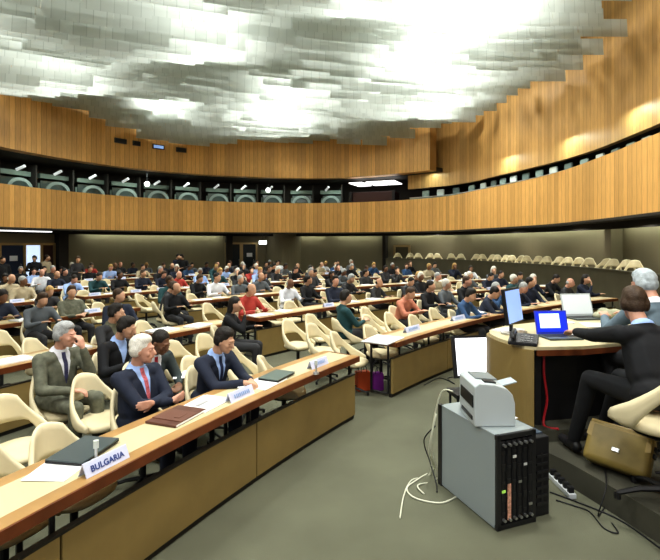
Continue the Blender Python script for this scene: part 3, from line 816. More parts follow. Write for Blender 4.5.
def far_person(p, z, rz, label, i, jk, hr, skin=SKIN, shirt=WHITES, tie=NAVY, trousers=CHAR, stand=False, scale=1.0, group=None):
    f = far_proto(i, stand)
    def mk(name, me, ms, parent=None):
        o = bpy.data.objects.new(name, me); COL.objects.link(o)
        for k, m in enumerate(ms): o.material_slots[k].link = 'OBJECT'; o.material_slots[k].material = m
        if parent is not None: o.parent = parent
        return o
    bd = mk('person', f['body'], [skin]); bd.location = (p[0], p[1], z); bd.rotation_euler.z = rz; bd.scale = (scale,)*3
    mk('jacket', f['jacket'], [jk, shirt, tie], bd); mk('trousers', f['trousers'], [trousers], bd); mk('hair', f['hair'], [hr], bd)
    for s in f['shoes']: mk('shoe', s, [BLACK], bd)
    return tag(bd, label, 'person', group)

# explicit chairs of the first row area
EMPT = [(4, 2.75, 0, 'cut off by the lower left corner behind the nearest desk'), (20, 3.72, 0, 'with a wide seat at the left edge, behind the nearest desk'), (74, 3.12, 5, 'pushed up to the nearest desk behind the dark laptop'), (101, 4.35, 0, 'beside the man with crossed arms'),
        (184, 5.9, 0, 'right of the man with the bright red tie'), (205, 5.05, 0, 'just behind the man with hands together'), (215, 6.35, 0, 'farther behind the man with hands together'), (247, 5.6, 10, 'to the right of the man with hands together'),
        (284, 5.22, 38, 'turned sideways at the right part of the nearest desk'), (298, 7.6, 0, 'alone in front of the second row desk panels'), (320, 8.2, 0, 'rear one of the pair in the middle aisle'),
        (323, 7.2, 0, 'front one of the pair in the middle aisle'), (350, 6.55, 15, 'large near one at the aisle end of the nearest desk'), (374, 9.1, 0, 'rearmost of three stacked in line left of the right desk'), (377, 8.1, 0, 'middle of three stacked in line left of the right desk'),
        (381, 7.05, 0, 'nearest of three in line, by the papers of the right desk'), (399, 8.4, 0, 'behind the papers on the right desk'), (424, 8.1, 0, 'pushed under the right desk near its second name card'), (443, 9.0, 0, 'empty between two people at the right desk')]
for px, d, dr, t in EMPT:
    p = PD(px, d); chair_at(p, face_z(p)+R_(dr), 'empty cream shell chair ' + t)
for i, (px, d, rz, _) in enumerate(SEATS1):
    who = ['the white haired man with crossed arms', 'the man with hands together on the desk', 'the man in the tweed jacket', 'the man in the black coat', 'the man reading with the red tie', 'the sideways turned person at the second desk'][i]
    p = PD(px, d); chair_at(p, rz, 'cream shell chair under ' + who)

# people at explicit places farther off: (px, depth, pose, jacket, hair, label)
FARX = [(230, 7.15, 3, BLACKC, H_DARK, 'long haired person in black seated sideways in the aisle between the second row desks', 35), (174, 9.9, 4, BLACKC, H_DARK, 'person in a black suit seated at the left end of the third row right desk', 0),
        (166, 10.3, 1, CHAR, H_BROWN, 'person in charcoal seated just behind the black suited one in the left aisle', 60),(348, 8.05, 6, TEALC, H_DARK, 'person in a dark teal jacket sitting with back turned in the middle chairs', 60), (402, 9.3, 5, SALMON, H_BROWN, 'person in a salmon top bending over behind the right desk', 0),
        (429, 10.3, 0, BLACKC, H_DARK, 'person in a black suit and white shirt behind the right desk papers', 0), (463, 8.75, 1, BLUEJ, H_DARK, 'person in a blue jacket at the right desk of the front row', 5), (484, 9.35, 5, NAVY, H_DARK, 'person in a navy jacket right of the blue jacket at the front row', 20),
        (38, 8.0, 1, GREYS, H_BROWN, 'man in grey suit and white shirt at the left end of third desk row', 0), (73, 8.9, 6, TWEED, H_BROWN, 'round faced man in a dark olive jacket leaning back at the third desk row', 0)]
for px, d, i, jk, hr, lab, dr in FARX:
    p = PD(px, d); rz = face_z(p)+R_(dr); far_person(p, 0, rz, lab, i, jk, hr); chair_at(p, rz, 'cream chair under the ' + ' '.join(lab.replace('a ', '').split()[:12]))

# standing people
for px, d, i, jk, hr, lab, dr in [(177, 21.5, 0, NAVY, H_DARK, 'left one of two standing men before the rear wall', 20), (183, 21.2, 1, BLACKC, H_DARK, 'right one of two standing men before the rear wall', -40),
        (34, 18.6, 1, BLACKC, H_DARK, 'person standing in the bright doorway at the far left', 0), (46, 19.2, 0, BEIGE, H_BROWN, 'person in beige standing right of the bright doorway', 30), (2, 16.5, 0, BLACKC, H_DARK, 'standing person cut off by the left edge of the photo', 0), (76, 17.5, 1, CHAR, H_BROWN, 'person standing by the dark pillar near the left doors', 20)]:
    p = PD(px, d); far_person(p, 0, face_z(p)+R_(dr), lab, i, jk, hr, stand=True)

# fill rows procedurally
def free(p, lst, r=.5): return all((Vector((p[0], p[1])) - q).length > r for q in lst)
taken = [Vector(PD(a[0], a[1])[:2]) for a in EMPT] + [Vector(PD(a[0], a[1])[:2]) for a in SEATS1] + [Vector(PD(a[0], a[1])[:2]) for a in FARX] + [Vector(PD(a, b)[:2]) for a, b in ((177, 21.5), (183, 21.2), (76, 17.5))]
def hall_ok(p, off=.9):
    # inside parapet / wall line
    best = min(range(0, len(HALL.p)), key=lambda i: (HALL.p[i]-Vector(p)).length)
    i = min(max(best, 1), len(HALL.p)-2); tn = (HALL.p[i+1]-HALL.p[i-1]).normalized(); nr = Vector((-tn.y, tn.x))
    return (Vector(p)-HALL.p[i]).dot(nr) < off
npeople = 0
for row, (R, blocks) in ROWS.items():
    for line, (dr, name, prob) in enumerate(((.72, 'front', .62), (1.72, 'rear', .42))):
        if row == 1 and line == 1: prob = .25
        cand = []
        for (a0, a1) in blocks:
            arc = R_(a1-a0)*(R+dr); n = int(arc/(.66 if row < 5 else .64))
            for i in range(n):
                ph = a0 + (a1-a0)*(i+.5)/n; q = pol(R+dr, ph)
                if row == 1 and ph < 44.5: continue
                
                px = CX + F*q.x/q.y
                if px < -12 or px > 650 or not hall_ok(q, .55): continue
                if px < 130 and row == 2 and line == 0 and False: continue
                if not free(q, taken): continue
                cand.append((q, px))
        cand.sort(key=lambda c: c[1]); np_ = 0
        for j, (q, px) in enumerate(cand):
            pr = prob
            if row == 2: pr = .6 if px > 240 else .15
            if row == 2 and line == 1: pr = .3
            if row == 3 and line == 1 and px < 130: pr = .2
            if row >= 4: pr = .72 if line == 0 else .5
            if row >= 6: pr = .85
            if row == 1: pr = .75 if px > 500 else .6
            if random.random() < .12: continue   # a missing chair
            q2 = (q.x + random.uniform(-.06, .06), q.y + random.uniform(-.06, .06)); rz = face_z(q2) + R_(random.gauss(0, 7))
            rowtxt = '%s desk row, %s line' % (ordn(row), name)
            if random.random() < pr:
                jn, jm = random.choice(PALETTE); hn, hm = random.choice(HAIRS); np_ += 1; npeople += 1
                i = random.randrange(len(POSES))
                far_person(q2, 0, rz, '%s haired person in %s, %s, %s person from left' % (hn, jn, rowtxt, ordn(np_)), i, jm, hm,
                           skin=random.choice([SKIN, SKIN, SKIN2, SKIN3]), shirt=random.choice([WHITES, WHITES, BSHIRT]), tie=random.choice([NAVY, REDC, WHITES, BLUEJ]), scale=random.uniform(.96, 1.05), group='seated delegates')
                chair_at(q2, rz, 'occupied cream chair at %s, under its %s person from left' % (rowtxt, ordn(np_)))
            else:
                chair_at(q2, rz + R_(random.gauss(0, 10)), 'empty cream shell chair at %s, seat place %s from left' % (rowtxt, ordn(j+1)))
# raised side tier with chairs on the right
sT0, sT1 = HALL.at_px(386, 1.0), HALL.at_px(628, 1.0)
tag(curved('wall_tier_front', PARAPET, sT0, sB, 1.0, 0, 1.33, .08), kind='structure')
tag(curved('trim_10', PARAPET, sT0, sB, .97, 1.33, 1.37, .14), kind='structure')
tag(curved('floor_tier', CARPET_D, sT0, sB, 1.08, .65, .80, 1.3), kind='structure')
n = 25
for i in range(n):
    s = sT0 + .4 + (sT1 - sT0 - .6)*(i + .25*(i % 2))/n
    q, tn, nr = HALL.at(s, 1.55)
    chair_at(q, math.atan2(3-q.y, 1-q.x) - math.pi/2 + R_(random.gauss(0, 8)), 'cream chair on the raised side tier under right balcony, %s from left' % ordn(i+1), group='chairs on the raised side tier', z=.80)

# ------------------------------------------------------------------ things on the desks
def row_frame(R, ph):
    p = pol(R, ph); return p, face_z(p)
def paper(p, rz, z, label, w=.21, l=.297, h=.004, m=PAPER, name='paper_sheet', group='papers on the desks'):
    b = bmesh.new(); box(b, (0, 0, h/2), (w, l, h)); box(b, (.008, -.006, h+.001), (w*.98, l*.98, .002), rot=.06)
    o = link(name, b, m); o.location = (p[0], p[1], z); o.rotation_euler.z = rz
    return tag(o, label, 'paper', group)
def name_card(p, rz, label, z=.751, text=None, w=.30, h=.075, dr=0):
    """local -Y... card reads from the fan centre side (+Y)"""
    e = empty('name_card', (p[0], p[1], z), rz+dr, label, 'name card', 'country name cards')
    b = bmesh.new(); extr(b, [(.036, 0), (.003, h), (-.003, h), (-.036, 0), (-.032, 0), (0, h-.006), (.032, 0)], -w/2, w/2); link('card', b, CARD, e)
    ang = math.atan2(.033, h)
    M = Matrix.Translation((0, .0385, .004)) @ Matrix.Rotation(math.pi, 4, 'Z') @ Matrix.Rotation(math.pi/2 - ang, 4, 'X')
    if text:
        cu = bpy.data.curves.new('t', 'FONT'); cu.body = text; cu.size = .047; cu.align_x = 'CENTER'; cu.extrude = .0006; cu.offset = .0012; cu.space_character = 1.05
        to = bpy.data.objects.new('t', cu); COL.objects.link(to); dg = bpy.context.evaluated_depsgraph_get(); dg.update()
        me = bpy.data.meshes.new_from_object(to.evaluated_get(dg)); bpy.data.objects.remove(to)
        me.transform(M @ Matrix.Translation((0, h*.27, 0)))
        mobj('lettering', me, [BLUEINK], e)
    else:
        b = bmesh.new(); x = -w*.3
        while x < w*.3:
            ww = random.uniform(.014, .02); box(b, (x, h*.5, .0012), (ww*.8, h*.42, .001)); x += ww+.006
        for v in b.verts: v.co = M @ v.co
        link('lettering', b, PALEBLUE, e)
    return e
def on_row(row, px, dr=.25):
    R = ROWS[row][0] + dr; ph = phi_px(R, px); return pol(R, ph), face_z(pol(R, ph))
def laptop_closed(p, rz, label, w=.34, d=.24, m=LAPTOP_D, z=.751):
    e = empty('closed_laptop', (p[0], p[1], z), rz, label, 'laptop')
    b = bmesh.new(); box(b, (0, 0, .008), (w, d, .014), bev=.004); link('base', b, BLACK, e)
    b = bmesh.new(); box(b, (0, 0, .0195), (w, d, .009), bev=.003); link('lid', b, m, e)
    return e
def laptop_open(p, rz, z, label, scr, w=.33, d=.23, shell=LAPTOP_D, tilt=18, win=None, frame=BLACK):
    """screen faces local -Y (towards its user standing at -Y)"""
    e = empty('open_laptop', (p[0], p[1], z), rz, label, 'laptop')
    b = bmesh.new(); box(b, (0, 0, .011), (w, d, .02), bev=.005); link('base', b, shell, e)
    b = bmesh.new()
    for r in range(4): box(b, (0, .06-.028*r, .0225), (w*.88, .022, .004), bev=.002)
    link('keyboard', b, BLACK, e)
    Rm = Matrix.Rotation(R_(-tilt), 3, 'X'); hb = w*.68; c = Vector((0, d/2, .02))
    b = bmesh.new(); box(b, c + Rm @ Vector((0, .004, hb/2)), (w, .009, hb), rot=Rm, bev=.003); link('lid', b, frame, e)
    b = bmesh.new(); box(b, c + Rm @ Vector((0, -.0025, hb/2+.004)), (w*.92, .003, hb*.86), rot=Rm); s = link('screen', b, scr, e)
    if win:
        b = bmesh.new(); box(b, c + Rm @ Vector((-w*.06, -.005, hb*.56)), (w*.62, .002, hb*.62), rot=Rm); link('window_image', b, win, s)
    return e

# nearest desk: items left to right
p, rz = on_row(1, 100, .035); name_card(P(105, 466.5, .751)[:2], face_z(P(105, 466, .751)), 'white name card reading BULGARIA at the front edge of the nearest desk', text='BULGARIA', w=.30, h=.075)
q = P(84, 452, .757); laptop_closed(q, face_z(q)+.28, 'closed dark grey laptop lying on white paper beside the BULGARIA card', w=.36, d=.25, z=.758)
q = P(62, 467, .751); paper(q, face_z(q)+.35, .751, 'white papers under the closed laptop beside the BULGARIA card', w=.34, l=.25, h=.004)
def mic(q, label):
    e = empty('desk_microphone', (q[0], q[1], .751), face_z(q), label, 'microphone', 'desk microphones')
    b = bmesh.new(); tube(b, [(0, 0, 0), (0, 0, .02)], .035, 14, r1=.028); link('base', b, STEEL, e)
    b = bmesh.new(); tube(b, [(0, 0, .015), (0, 0, .10)], .008, 8); link('stem', b, STEEL, e)
    b = bmesh.new(); tube(b, [(0, 0, .09), (0, 0, .135)], .016, 10); link('head', b, mat('pale microphone head', (.62, .66, .62), .4), e)
mic(P(96, 463, .75), 'short pale desk microphone behind the BULGARIA card')
mic(P(316, 374, .75), 'short desk microphone by the farthest name card on the nearest desk')
# leather folder
q = P(177, 417, .751)
e = empty('leather_folder', (q.x, q.y, .751), face_z(q)+.12, 'brown leather document folder lying on the nearest desk', 'folder')
b = bmesh.new(); box(b, (0, 0, .009), (.38, .27, .018), bev=.006); link('cover', b, LEATHER_BR, e)
b = bmesh.new(); box(b, (.02, .0, .0205), (.2, .26, .006), bev=.002); box(b, (.02, .05, .0245), (.1, .045, .004), bev=.001); link('flap', b, mat('lighter brown leather', (.15, .065, .045), .4), e)
b = bmesh.new(); box(b, (0, .131, .010), (.36, .012, .012)); link('page_edges', b, PAPER, e)
q = P(206, 404, .751); paper(q, face_z(q)+.1, .751, 'stack of white papers beside the brown leather folder', w=.36, l=.26, h=.009)
b = bmesh.new(); box(b, (0, 0, .003), (.13, .03, .004)); o = link('pen_case', b, mat('grey print', (.4, .4, .4), .5)); o.location = (*P(202, 404, .76)[:2], .763); o.rotation_euler.z = face_z(q)+.1
tag(o, 'small grey strip lying on the papers beside the leather folder', 'pen case')
q = P(240, 397.5, .751); name_card(q, face_z(q), 'white name card with blue lettering in front of the man with hands together', w=.31, h=.075)
q = P(265, 383, .751); paper(q, face_z(q)+.1, .751, 'white papers left of the small closed laptop on the nearest desk', w=.40, l=.26, h=.007)
q = P(277, 377, .758); laptop_closed(q, face_z(q)+.12, 'small closed grey green laptop on papers at the right part of the nearest desk', w=.34, d=.22, m=mat('grey green shell', (.11, .145, .13), .4), z=.76)
q = P(318, 366, .751); name_card(q, face_z(q), 'white name card with pale blue lettering near the right end of the nearest desk', w=.32, h=.08)
q = P(244, 388, .751); paper(q, face_z(q)+.5, .751, 'small white card box behind the second name card on the nearest desk', w=.12, l=.09, h=.02)
# right desk of first row
q = P(383, 340, .751); paper(q, face_z(q)+.1, .751, 'large white sheets covering the left end of the right desk', w=.55, l=.40, h=.012)
for px, py, t in ((412, 331, 'first name card from left on the right front desk'), (458, 320, 'second name card from left on the right front desk')):
    q = P(px, py, .751); name_card(q, face_z(q), 'pale blue lettered ' + t, w=.42, h=.08)
q = P(477, 312, .751); paper(q, face_z(q)+.2, .751, 'white papers beside the people at the right desk of the front row', w=.5, l=.3, h=.01)
# man's paper on the knee
q = PD(186, 4.95); paper(q, .3, .70, 'white paper held on the knee of the man with the red tie', w=.26, l=.3)
# name cards and papers in the farther rows
cnt = {}
for row, (R, blocks) in ROWS.items():
    if row == 1: continue
    items = []
    for (a0, a1) in blocks:
        a = a0 + .6
        while a < a1-.4:
            items.append(a); a += math.degrees(random.uniform(.5, 1.2)/R)
    nc = npap = 0
    for a in items:
        q = pol(R+random.uniform(.14, .3), a); px = CX + F*q.x/q.y
        if not (0 < px < 655) or not hall_ok(q): continue
        if random.random() < .33:
            nc += 1; q = pol(R+.10, a); name_card(q, face_z(q), 'white name card on the %s desk row, %s card from left' % (ordn(row), ordn(nc)), w=.3, h=.08)
        else:
            npap += 1; paper(q, face_z(q)+random.uniform(-.3, .3), .751, 'white papers lying on the %s desk row, %s pile from left' % (ordn(row), ordn(npap)), w=random.uniform(.25, .5), l=.28, h=random.uniform(.004, .03))

# bags on the floor
def tote(p, rz, m, label, w=.22, d=.14, h=.26, hm=BLACK):
    e = empty('shopping_bag', (p[0], p[1], 0), rz, label, 'bag')
    b = bmesh.new(); prof = [(-d/2, 0.003), (d/2, 0.003), (d/2*.9, h), (-d/2*.9, h)]; extr(b, prof, -w/2, w/2); bmesh.ops.bevel(b, geom=list(b.edges), offset=.01, segments=2, affect='EDGES'); link('bag_body', b, m, e)
    for y in (-.05, .05):
        b = bmesh.new(); tube(b, smoothpts([(-w*.22, y, h-.01), (-w*.15, y, h+.07), (w*.15, y, h+.07), (w*.22, y, h-.01)], 5), .005, 6); link('handle', b, hm, e)
q = P(362.5, 390, 0); tote(q, .35, mat('orange red bag', (.42, .07, .02), .5), 'orange red bag on the floor at the aisle between the front desks', w=.20, h=.27)
q = P(376.5, 390, 0); tote(q, .35, mat('purple bag', (.16, .02, .20), .5), 'purple bag standing right of the orange red bag', w=.17, h=.25)
q = P(49, 437, 0.0)
e = empty('briefcase', (q.x-.08, q.y+.3, 0), face_z(q)+.5, 'dark brown leather bag on the floor behind the nearest desk', 'bag')
b = bmesh.new(); box(b, (0, 0, .15), (.42, .16, .29), bev=.04); link('bag_body', b, mat('dark brown leather', (.045, .022, .014), .4), e)
b = bmesh.new(); tube(b, smoothpts([(-.1, 0, .285), (-.08, 0, .36), (.08, 0, .36), (.1, 0, .285)], 5), .01, 6); link('handle', b, BLACK, e)

# ------------------------------------------------------------------ podium
Z1, Z2 = .2, .31
e1 = smoothpts([(3.3, -3, 0), (2.75, 1.0, 0), (2.42, 2.6, 0), (2.27, 3.24, 0), (2.05, 4.0, 0), (1.86, 4.4, 0), (1.66, 4.9, 0), (1.68, 5.5, 0), (2.1, 6.3, 0), (3.2, 7.3, 0), (5.4, 8.4, 0)], 6)
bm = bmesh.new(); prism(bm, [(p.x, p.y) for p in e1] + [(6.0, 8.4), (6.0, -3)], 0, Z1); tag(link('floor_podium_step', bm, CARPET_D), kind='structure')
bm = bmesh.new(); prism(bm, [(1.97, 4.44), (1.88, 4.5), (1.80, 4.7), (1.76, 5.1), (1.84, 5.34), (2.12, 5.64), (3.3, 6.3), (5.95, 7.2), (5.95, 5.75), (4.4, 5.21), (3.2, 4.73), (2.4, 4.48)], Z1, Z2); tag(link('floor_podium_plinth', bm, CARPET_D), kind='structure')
DZ = 1.10
def ribbon(bm, pts, th, z0, z1):
    n = len(pts); L = []; 
    for i, p in enumerate(pts):
        t = (pts[min(i+1, n-1)]-pts[max(i-1, 0)]).normalized(); nn = Vector((-t.y, t.x, 0))
        L.append((p, p - nn*th))
    prism(bm, [(a.x, a.y) for a, b in L] + [(b.x, b.y) for a, b in reversed(L)], z0, z1)
de = empty('podium_desk', (0, 0, 0), 0, 'tall podium desk with a rounded tan end panel carrying laptops', 'desk')
top = [(1.94, 4.43), (1.85, 4.48), (1.79, 4.66), (1.74, 4.85), (1.73, 5.1), (1.80, 5.32), (2.1, 5.62), (3.3, 6.25), (4.8, 6.75), (5.4, 6.85), (5.4, 5.5), (4.4, 5.2), (3.2, 4.72), (2.4, 4.47)]
bm = bmesh.new(); prism(bm, top, DZ-.03, DZ); link('desktop', bm, INLAY, de)
bm = bmesh.new()
cxm = Vector((3.2, 5.4))
ribbon(bm, [Vector((1.95, 4.425, 0)), Vector((2.4, 4.465, 0)), Vector((3.2, 4.715, 0)), Vector((4.4, 5.195, 0)), Vector((5.4, 5.49, 0))], -.03, DZ-.085, DZ-.031); link('edge_trim', bm, EDGE, de)
endp = smoothpts([(1.93, 4.45, 0), (1.86, 4.50, 0), (1.80, 4.68, 0), (1.76, 4.90, 0), (1.745, 5.1, 0), (1.81, 5.31, 0), (2.10, 5.60, 0)], 5)
bm = bmesh.new(); ribbon(bm, endp, -.03, Z2-.001, DZ-.031); link('end_panel', bm, PANEL, de)
bm = bmesh.new(); ribbon(bm, [Vector((2.13, 5.585, 0)), Vector((3.28, 6.18, 0)), Vector((4.75, 6.66, 0)), Vector((5.35, 6.76, 0))], -.03, Z2-.001, DZ-.075); link('front_panel', bm, PANEL, de)
bm = bmesh.new(); box(bm, (2.02, 4.60, (DZ-.075+Z2)/2), (.06, .05, DZ-.075-Z2)); link('leg', bm, BLACK, de)
bm = bmesh.new(); box(bm, (3.9, 5.15, (DZ-.075+Z2)/2), (.06, .05, DZ-.075-Z2)); link('leg', bm, BLACK, de)
bm = bmesh.new(); ribbon(bm, [Vector((1.98, 4.66, 0)), Vector((2.5, 4.76, 0)), Vector((3.3, 5.02, 0)), Vector((4.7, 5.6, 0))], -.03, Z2, DZ-.09); link('darkening_panel', bm, BLACK, de)  # black panel added to darken the space under the desk
# red cable beneath the desk
bm = bmesh.new(); tube(bm, smoothpts([(2.10, 4.62, DZ-.08), (2.09, 4.60, .8), (2.12, 4.6, .55), (2.07, 4.56, Z2+.01), (2.16, 4.45, Z2+.012)], 6), .012, 6)
tag(link('red_cable', bm, mat('red cable', (.45, .02, .03), .4)), 'red cable hanging under the podium desk end', 'cable')

# operator
OP = dict(lean=24, yaw=-30, pitch=14, hair='full', side=3, fat=1.15, aL=(-.12, .62, .0), aR=(.12, .62, .0), L=(-.10, .68, .84), R=(.08, .70, .84), hL=(-1, -.2, -.7), hR=(1, -.2, -.7), nL=(0, 0, -1), nR=(0, 0, -1), curl=30, kL=(-.12, .44, .53), kR=(.14, .44, .53))
opx, opy = 2.43, 3.55
near_person((opx, opy), Z2+.02, .16, 'dark haired operator in black suit seen from behind, typing on the blue screen laptop', OP, SKIN2, H_BROWN, BLACKC, BSHIRT, BSHIRT, BLACKC, 1.12, specs=True)
c_ = chair_at((2.41, 3.38), .10, 'large cream shell chair under the operator at the podium, cut by the right edge', z=Z1, group='podium chairs'); c_.scale = (1.2, 1.2, 1.32)
near_person((3.0, 4.36), Z2+.06, .10, 'grey haired man in a blue grey jacket behind the operator at the podium', dict(lean=10, yaw=10, pitch=14, hair='full', L=(-.14, .40, .84), R=(.14, .42, .84), aL=(-.12, .25, -.05), aR=(.12, .25, -.05), kL=(-.12, .38, .5), kR=(.12, .38, .5)), SKIN2, mat('silver hair', (.42, .47, .50), .8, bump=.5, bscale=120, var=.2, vscale=30), cloth('blue grey cloth', (.13, .18, .22)), WHITES, WHITES, CHAR, 1.14)
c_ = chair_at((3.0, 4.28), .10, 'cream shell chair under the grey haired man at the podium', z=Z1, group='podium chairs'); c_.scale = (1.1, 1.1, 1.3)

# laptops and gear on the podium desk
q = P(548, 340, DZ); laptop_open((q.x+.17, q.y+.10), .10, DZ, 'open laptop with a vivid blue screen under the hands of the operator', BLUE_L, w=.36, d=.25, win=SCREEN_L, frame=mat('blue lit bezel', (.03, .05, .5), .4), tilt=14)
q = P(590, 320, DZ); laptop_open((q.x, q.y+.1), .15, DZ, 'open laptop with a pale grey screen farther along the podium desk', mat('pale grey screen', (.6, .65, .66), .4, emit=.35, emitcol=(.6, .68, .7)), w=.44, d=.26, frame=PRINTER, tilt=16)
q = P(505, 333, DZ)
e = empty('flat_monitor', (q.x+.09, q.y-.02, DZ), R_(50), 'slim flat monitor with a blue screen seen edge on at the podium desk end', 'monitor')
b = bmesh.new(); box(b, (0, 0, .01), (.26, .2, .02), bev=.006); link('stand_base', b, STEEL, e)
b = bmesh.new(); box(b, (0, .03, .12), (.05, .03, .22), bev=.006); link('stand_neck', b, BLACK, e)
Rm = Matrix.Rotation(R_(-8), 3, 'X')
b = bmesh.new(); box(b, (0, 0.02, .30), (.45, .04, .38), rot=Rm, bev=.008); s_ = link('casing', b, BLACK, e)
b = bmesh.new(); box(b, (0, -.003, .30), (.42, .008, .34), rot=Rm); link('screen', b, SCREEN_B, e)
q = P(526, 345, DZ)
e = empty('desk_telephone', (q.x, q.y+.06, DZ), R_(-28), 'black desk telephone console on the podium desk end', 'telephone')
b = bmesh.new(); extr(b, [(-.11, 0), (.11, 0), (.11, .085), (.06, .09), (-.11, .03)], -.13, .13); bmesh.ops.bevel(b, geom=list(b.edges), offset=.006, segments=2, affect='EDGES'); link('base', b, BLACK, e)
b = bmesh.new(); tube(b, smoothpts([(-.09, -.09, .06), (-.09, -.06, .095), (-.09, .06, .115), (-.09, .09, .085)], 4), .022, 8); link('handset', b, DKMETAL, e)
b = bmesh.new()
for r in range(3):
    for c in range(4): box(b, (-.01+.03*c, -.07+.04*r, .046+.0135*r), (.02, .022, .006))
link('keypad', b, mat('grey keys', (.3, .3, .3), .5), e)
for k, (px, py, w, l, rz_, t) in enumerate(((578, 336, .32, .25, .3, 'right beside the hands of the operator'), (606, 326, .5, .3, -.2, 'spread behind the hands of the operator'), (556, 322, .3, .3, .1, 'behind the blue screen laptop'), (622, 318, .5, .35, .2, 'close to the shoulder of the operator'), (508, 331, .3, .2, .5, 'beneath the slim monitor'))):
    q = P(px, py, DZ); paper((q.x, q.y), rz_, DZ+.001, 'white papers on the podium desk ' + t, w=w, l=l, h=.006+.003*k, group='papers on the podium desk')
# crumpled pile: a pale cloth bag
q = P(610, 319, DZ); b = Blob()
for k in range(9): b.ell(Vector((random.uniform(-.14, .14), random.uniform(-.09, .09), random.uniform(.04, .10))), (.08, .07, .055))
me = b.mesh(.015, 3); o = mobj('cloth_bag', me, [mat('pale olive cloth', (.40, .40, .28), .9, var=.25, vscale=9)]); o.location = (q.x, q.y, DZ+.0)
tag(o, 'crumpled pale olive bag on the podium desk near the shoulder of the operator', 'bag')

# big tilted white monitor on a low stand beyond the printer
q0 = PD(472, 5.75); mz = .48
e = empty('floor_monitor', (q0.x, q0.y, 0), R_(8), 'large bright white screen leaning on a low dark stand before the podium', 'monitor')
Rm = Matrix.Rotation(R_(-12), 3, 'X')
b = bmesh.new(); box(b, (0, .12, .22), (.42, .32, .05)); 
for x in (-.18, .18):
    for y in (.0, .24): tube(b, [(x, y, .003), (x, y, .2)], .015, 6)
tube(b, [(0, .1, .24), (0, .06, .62)], .025, 8)
link('stand', b, BLACK, e)
b = bmesh.new(); box(b, (0, 0, .70), (.50, .035, .50), rot=Rm, bev=.006); link('casing', b, BLACK, e)
b = bmesh.new(); box(b, (.012, -.021, .705), (.44, .006, .44), rot=Rm); link('screen', b, SCREEN_W, e)

# ---- rack unit with printer
C0 = Vector((1.19, 3.40)); Cb = Vector((.95, 4.04)); ax = (Cb-C0).normalized()      # along the side, away from camera
fx = Vector((-ax.y, ax.x))*-1  # to the right along the front
if fx.x < 0: fx = -fx
ang = math.atan2(fx.y, fx.x)
HT = .69
e = empty('server_rack', (C0.x, C0.y, 0), ang, 'grey sided computer rack with black front drives standing on the carpet', 'computer')
W, D = .36, .69     # local x to right along the front, local y away
b = bmesh.new(); box(b, (.0125, D/2, HT/2), (.025, D, HT-.02), bev=.004); link('side_panel', b, GREYCASE, e)
b = bmesh.new(); box(b, (W-.0125, D/2, HT/2), (.025, D, HT-.02), bev=.004); link('side_panel', b, GREYCASE, e)
b = bmesh.new(); box(b, (W/2, D/2, HT-.011), (W, D, .022), bev=.004); link('top_panel', b, GREYCASE, e)
b = bmesh.new(); box(b, (W/2, D/2+.01, HT/2), (W-.05, D-.04, HT-.05)); link('chassis', b, BLACK, e)
b = bmesh.new()
for x in (.02, W-.02): box(b, (x, -.008, HT/2), (.035, .03, HT), bev=.004)
for z in (.02, HT-.02): box(b, (W/2, -.008, z), (W, .03, .035), bev=.004)
link('front_frame', b, DKMETAL, e)
b = bmesh.new(); box(b, (.012, D, HT/2), (.04, .05, HT), bev=.004); link('rear_frame', b, DKMETAL, e)
for k in range(6):
    x = .058 + k*.049
    b = bmesh.new(); box(b, (x, -.006, HT/2), (.041, .03, HT-.1), bev=.004); u = link('drive_unit', b, BLACK, e)
    b = bmesh.new()
    for j in range(5): box(b, (x, -.024, .12+j*.11), (.03, .006, .05 if (k+j) % 2 else .02))
    box(b, (x, -.0215, .34), (.01, .003, .5))
    link('grille', b, DKMETAL, u)
    b = bmesh.new(); box(b, (x, -.026, [.28, .2, .52, .33, .45, .15][k]), (.03, .006, .018 if k != 1 else .26)); link('label_strip', b, [mat('green led', (.3, .55, .1), .4, emit=.5), mat('orange labels', (.65, .35, .25), .5, var=.4, vscale=60), mat('white labels', (.6, .62, .6), .5), STEEL, mat('white labels', (.6, .62, .6), .5), STEEL][k], u)
    b = bmesh.new(); tube(b, [(x, -.02, .075), (x, -.045, .075)], .011, 8); tube(b, [(x, -.02, HT-.075), (x, -.045, HT-.075)], .011, 8); link('knob', b, STEEL, u)
e = empty('battery_unit', (C0.x+fx.x*.38, C0.y+fx.y*.38, 0), ang, 'black power unit standing right against the grey sided rack', 'computer')
b = bmesh.new(); box(b, (.075, .30, .30), (.15, .56, .60), bev=.012); link('case', b, BLACK, e)
b = bmesh.new()
for j in range(7): box(b, (.075, .014, .1+j*.06), (.11, .01, .02))
box(b, (.075, .017, .28), (.02, .006, .4))
link('vent', b, DKMETAL, e)
b = bmesh.new(); box(b, (.075, .28, .604), (.13, .4, .012)); link('lid', b, mat('slate lid', (.06, .085, .12), .4), e)
# printer: local frame of rack, on top
q = C0 + fx*.165 + ax*.30
e = empty('printer', (q.x, q.y, HT), ang + R_(90-19), 'white laser printer standing on top of the grey sided rack', 'printer')
prof = [(.155, 0), (.155, .30), (.12, .325), (.0, .315), (-.09, .285), (-.135, .24), (-.155, .17), (-.155, 0)]
b = bmesh.new(); extr(b, prof, -.19, .19); bmesh.ops.bevel(b, geom=list(b.edges), offset=.010, segments=3, affect='EDGES', profile=.6); link('body', b, PRINTER, e)
b = bmesh.new(); box(b, (-.01, .157, .18), (.30, .012, .09), bev=.003); link('paper_slot', b, BLACK, e)
b = bmesh.new(); box(b, (-.01, .157, .05), (.26, .01, .03), bev=.003); link('paper_tray', b, DKMETAL, e)
b = bmesh.new(); box(b, (.04, .02, .322), (.20, .17, .012), rot=Matrix.Rotation(R_(4), 3, 'X'), bev=.003); link('output_tray', b, mat('grey tray', (.18, .21, .22), .4), e)
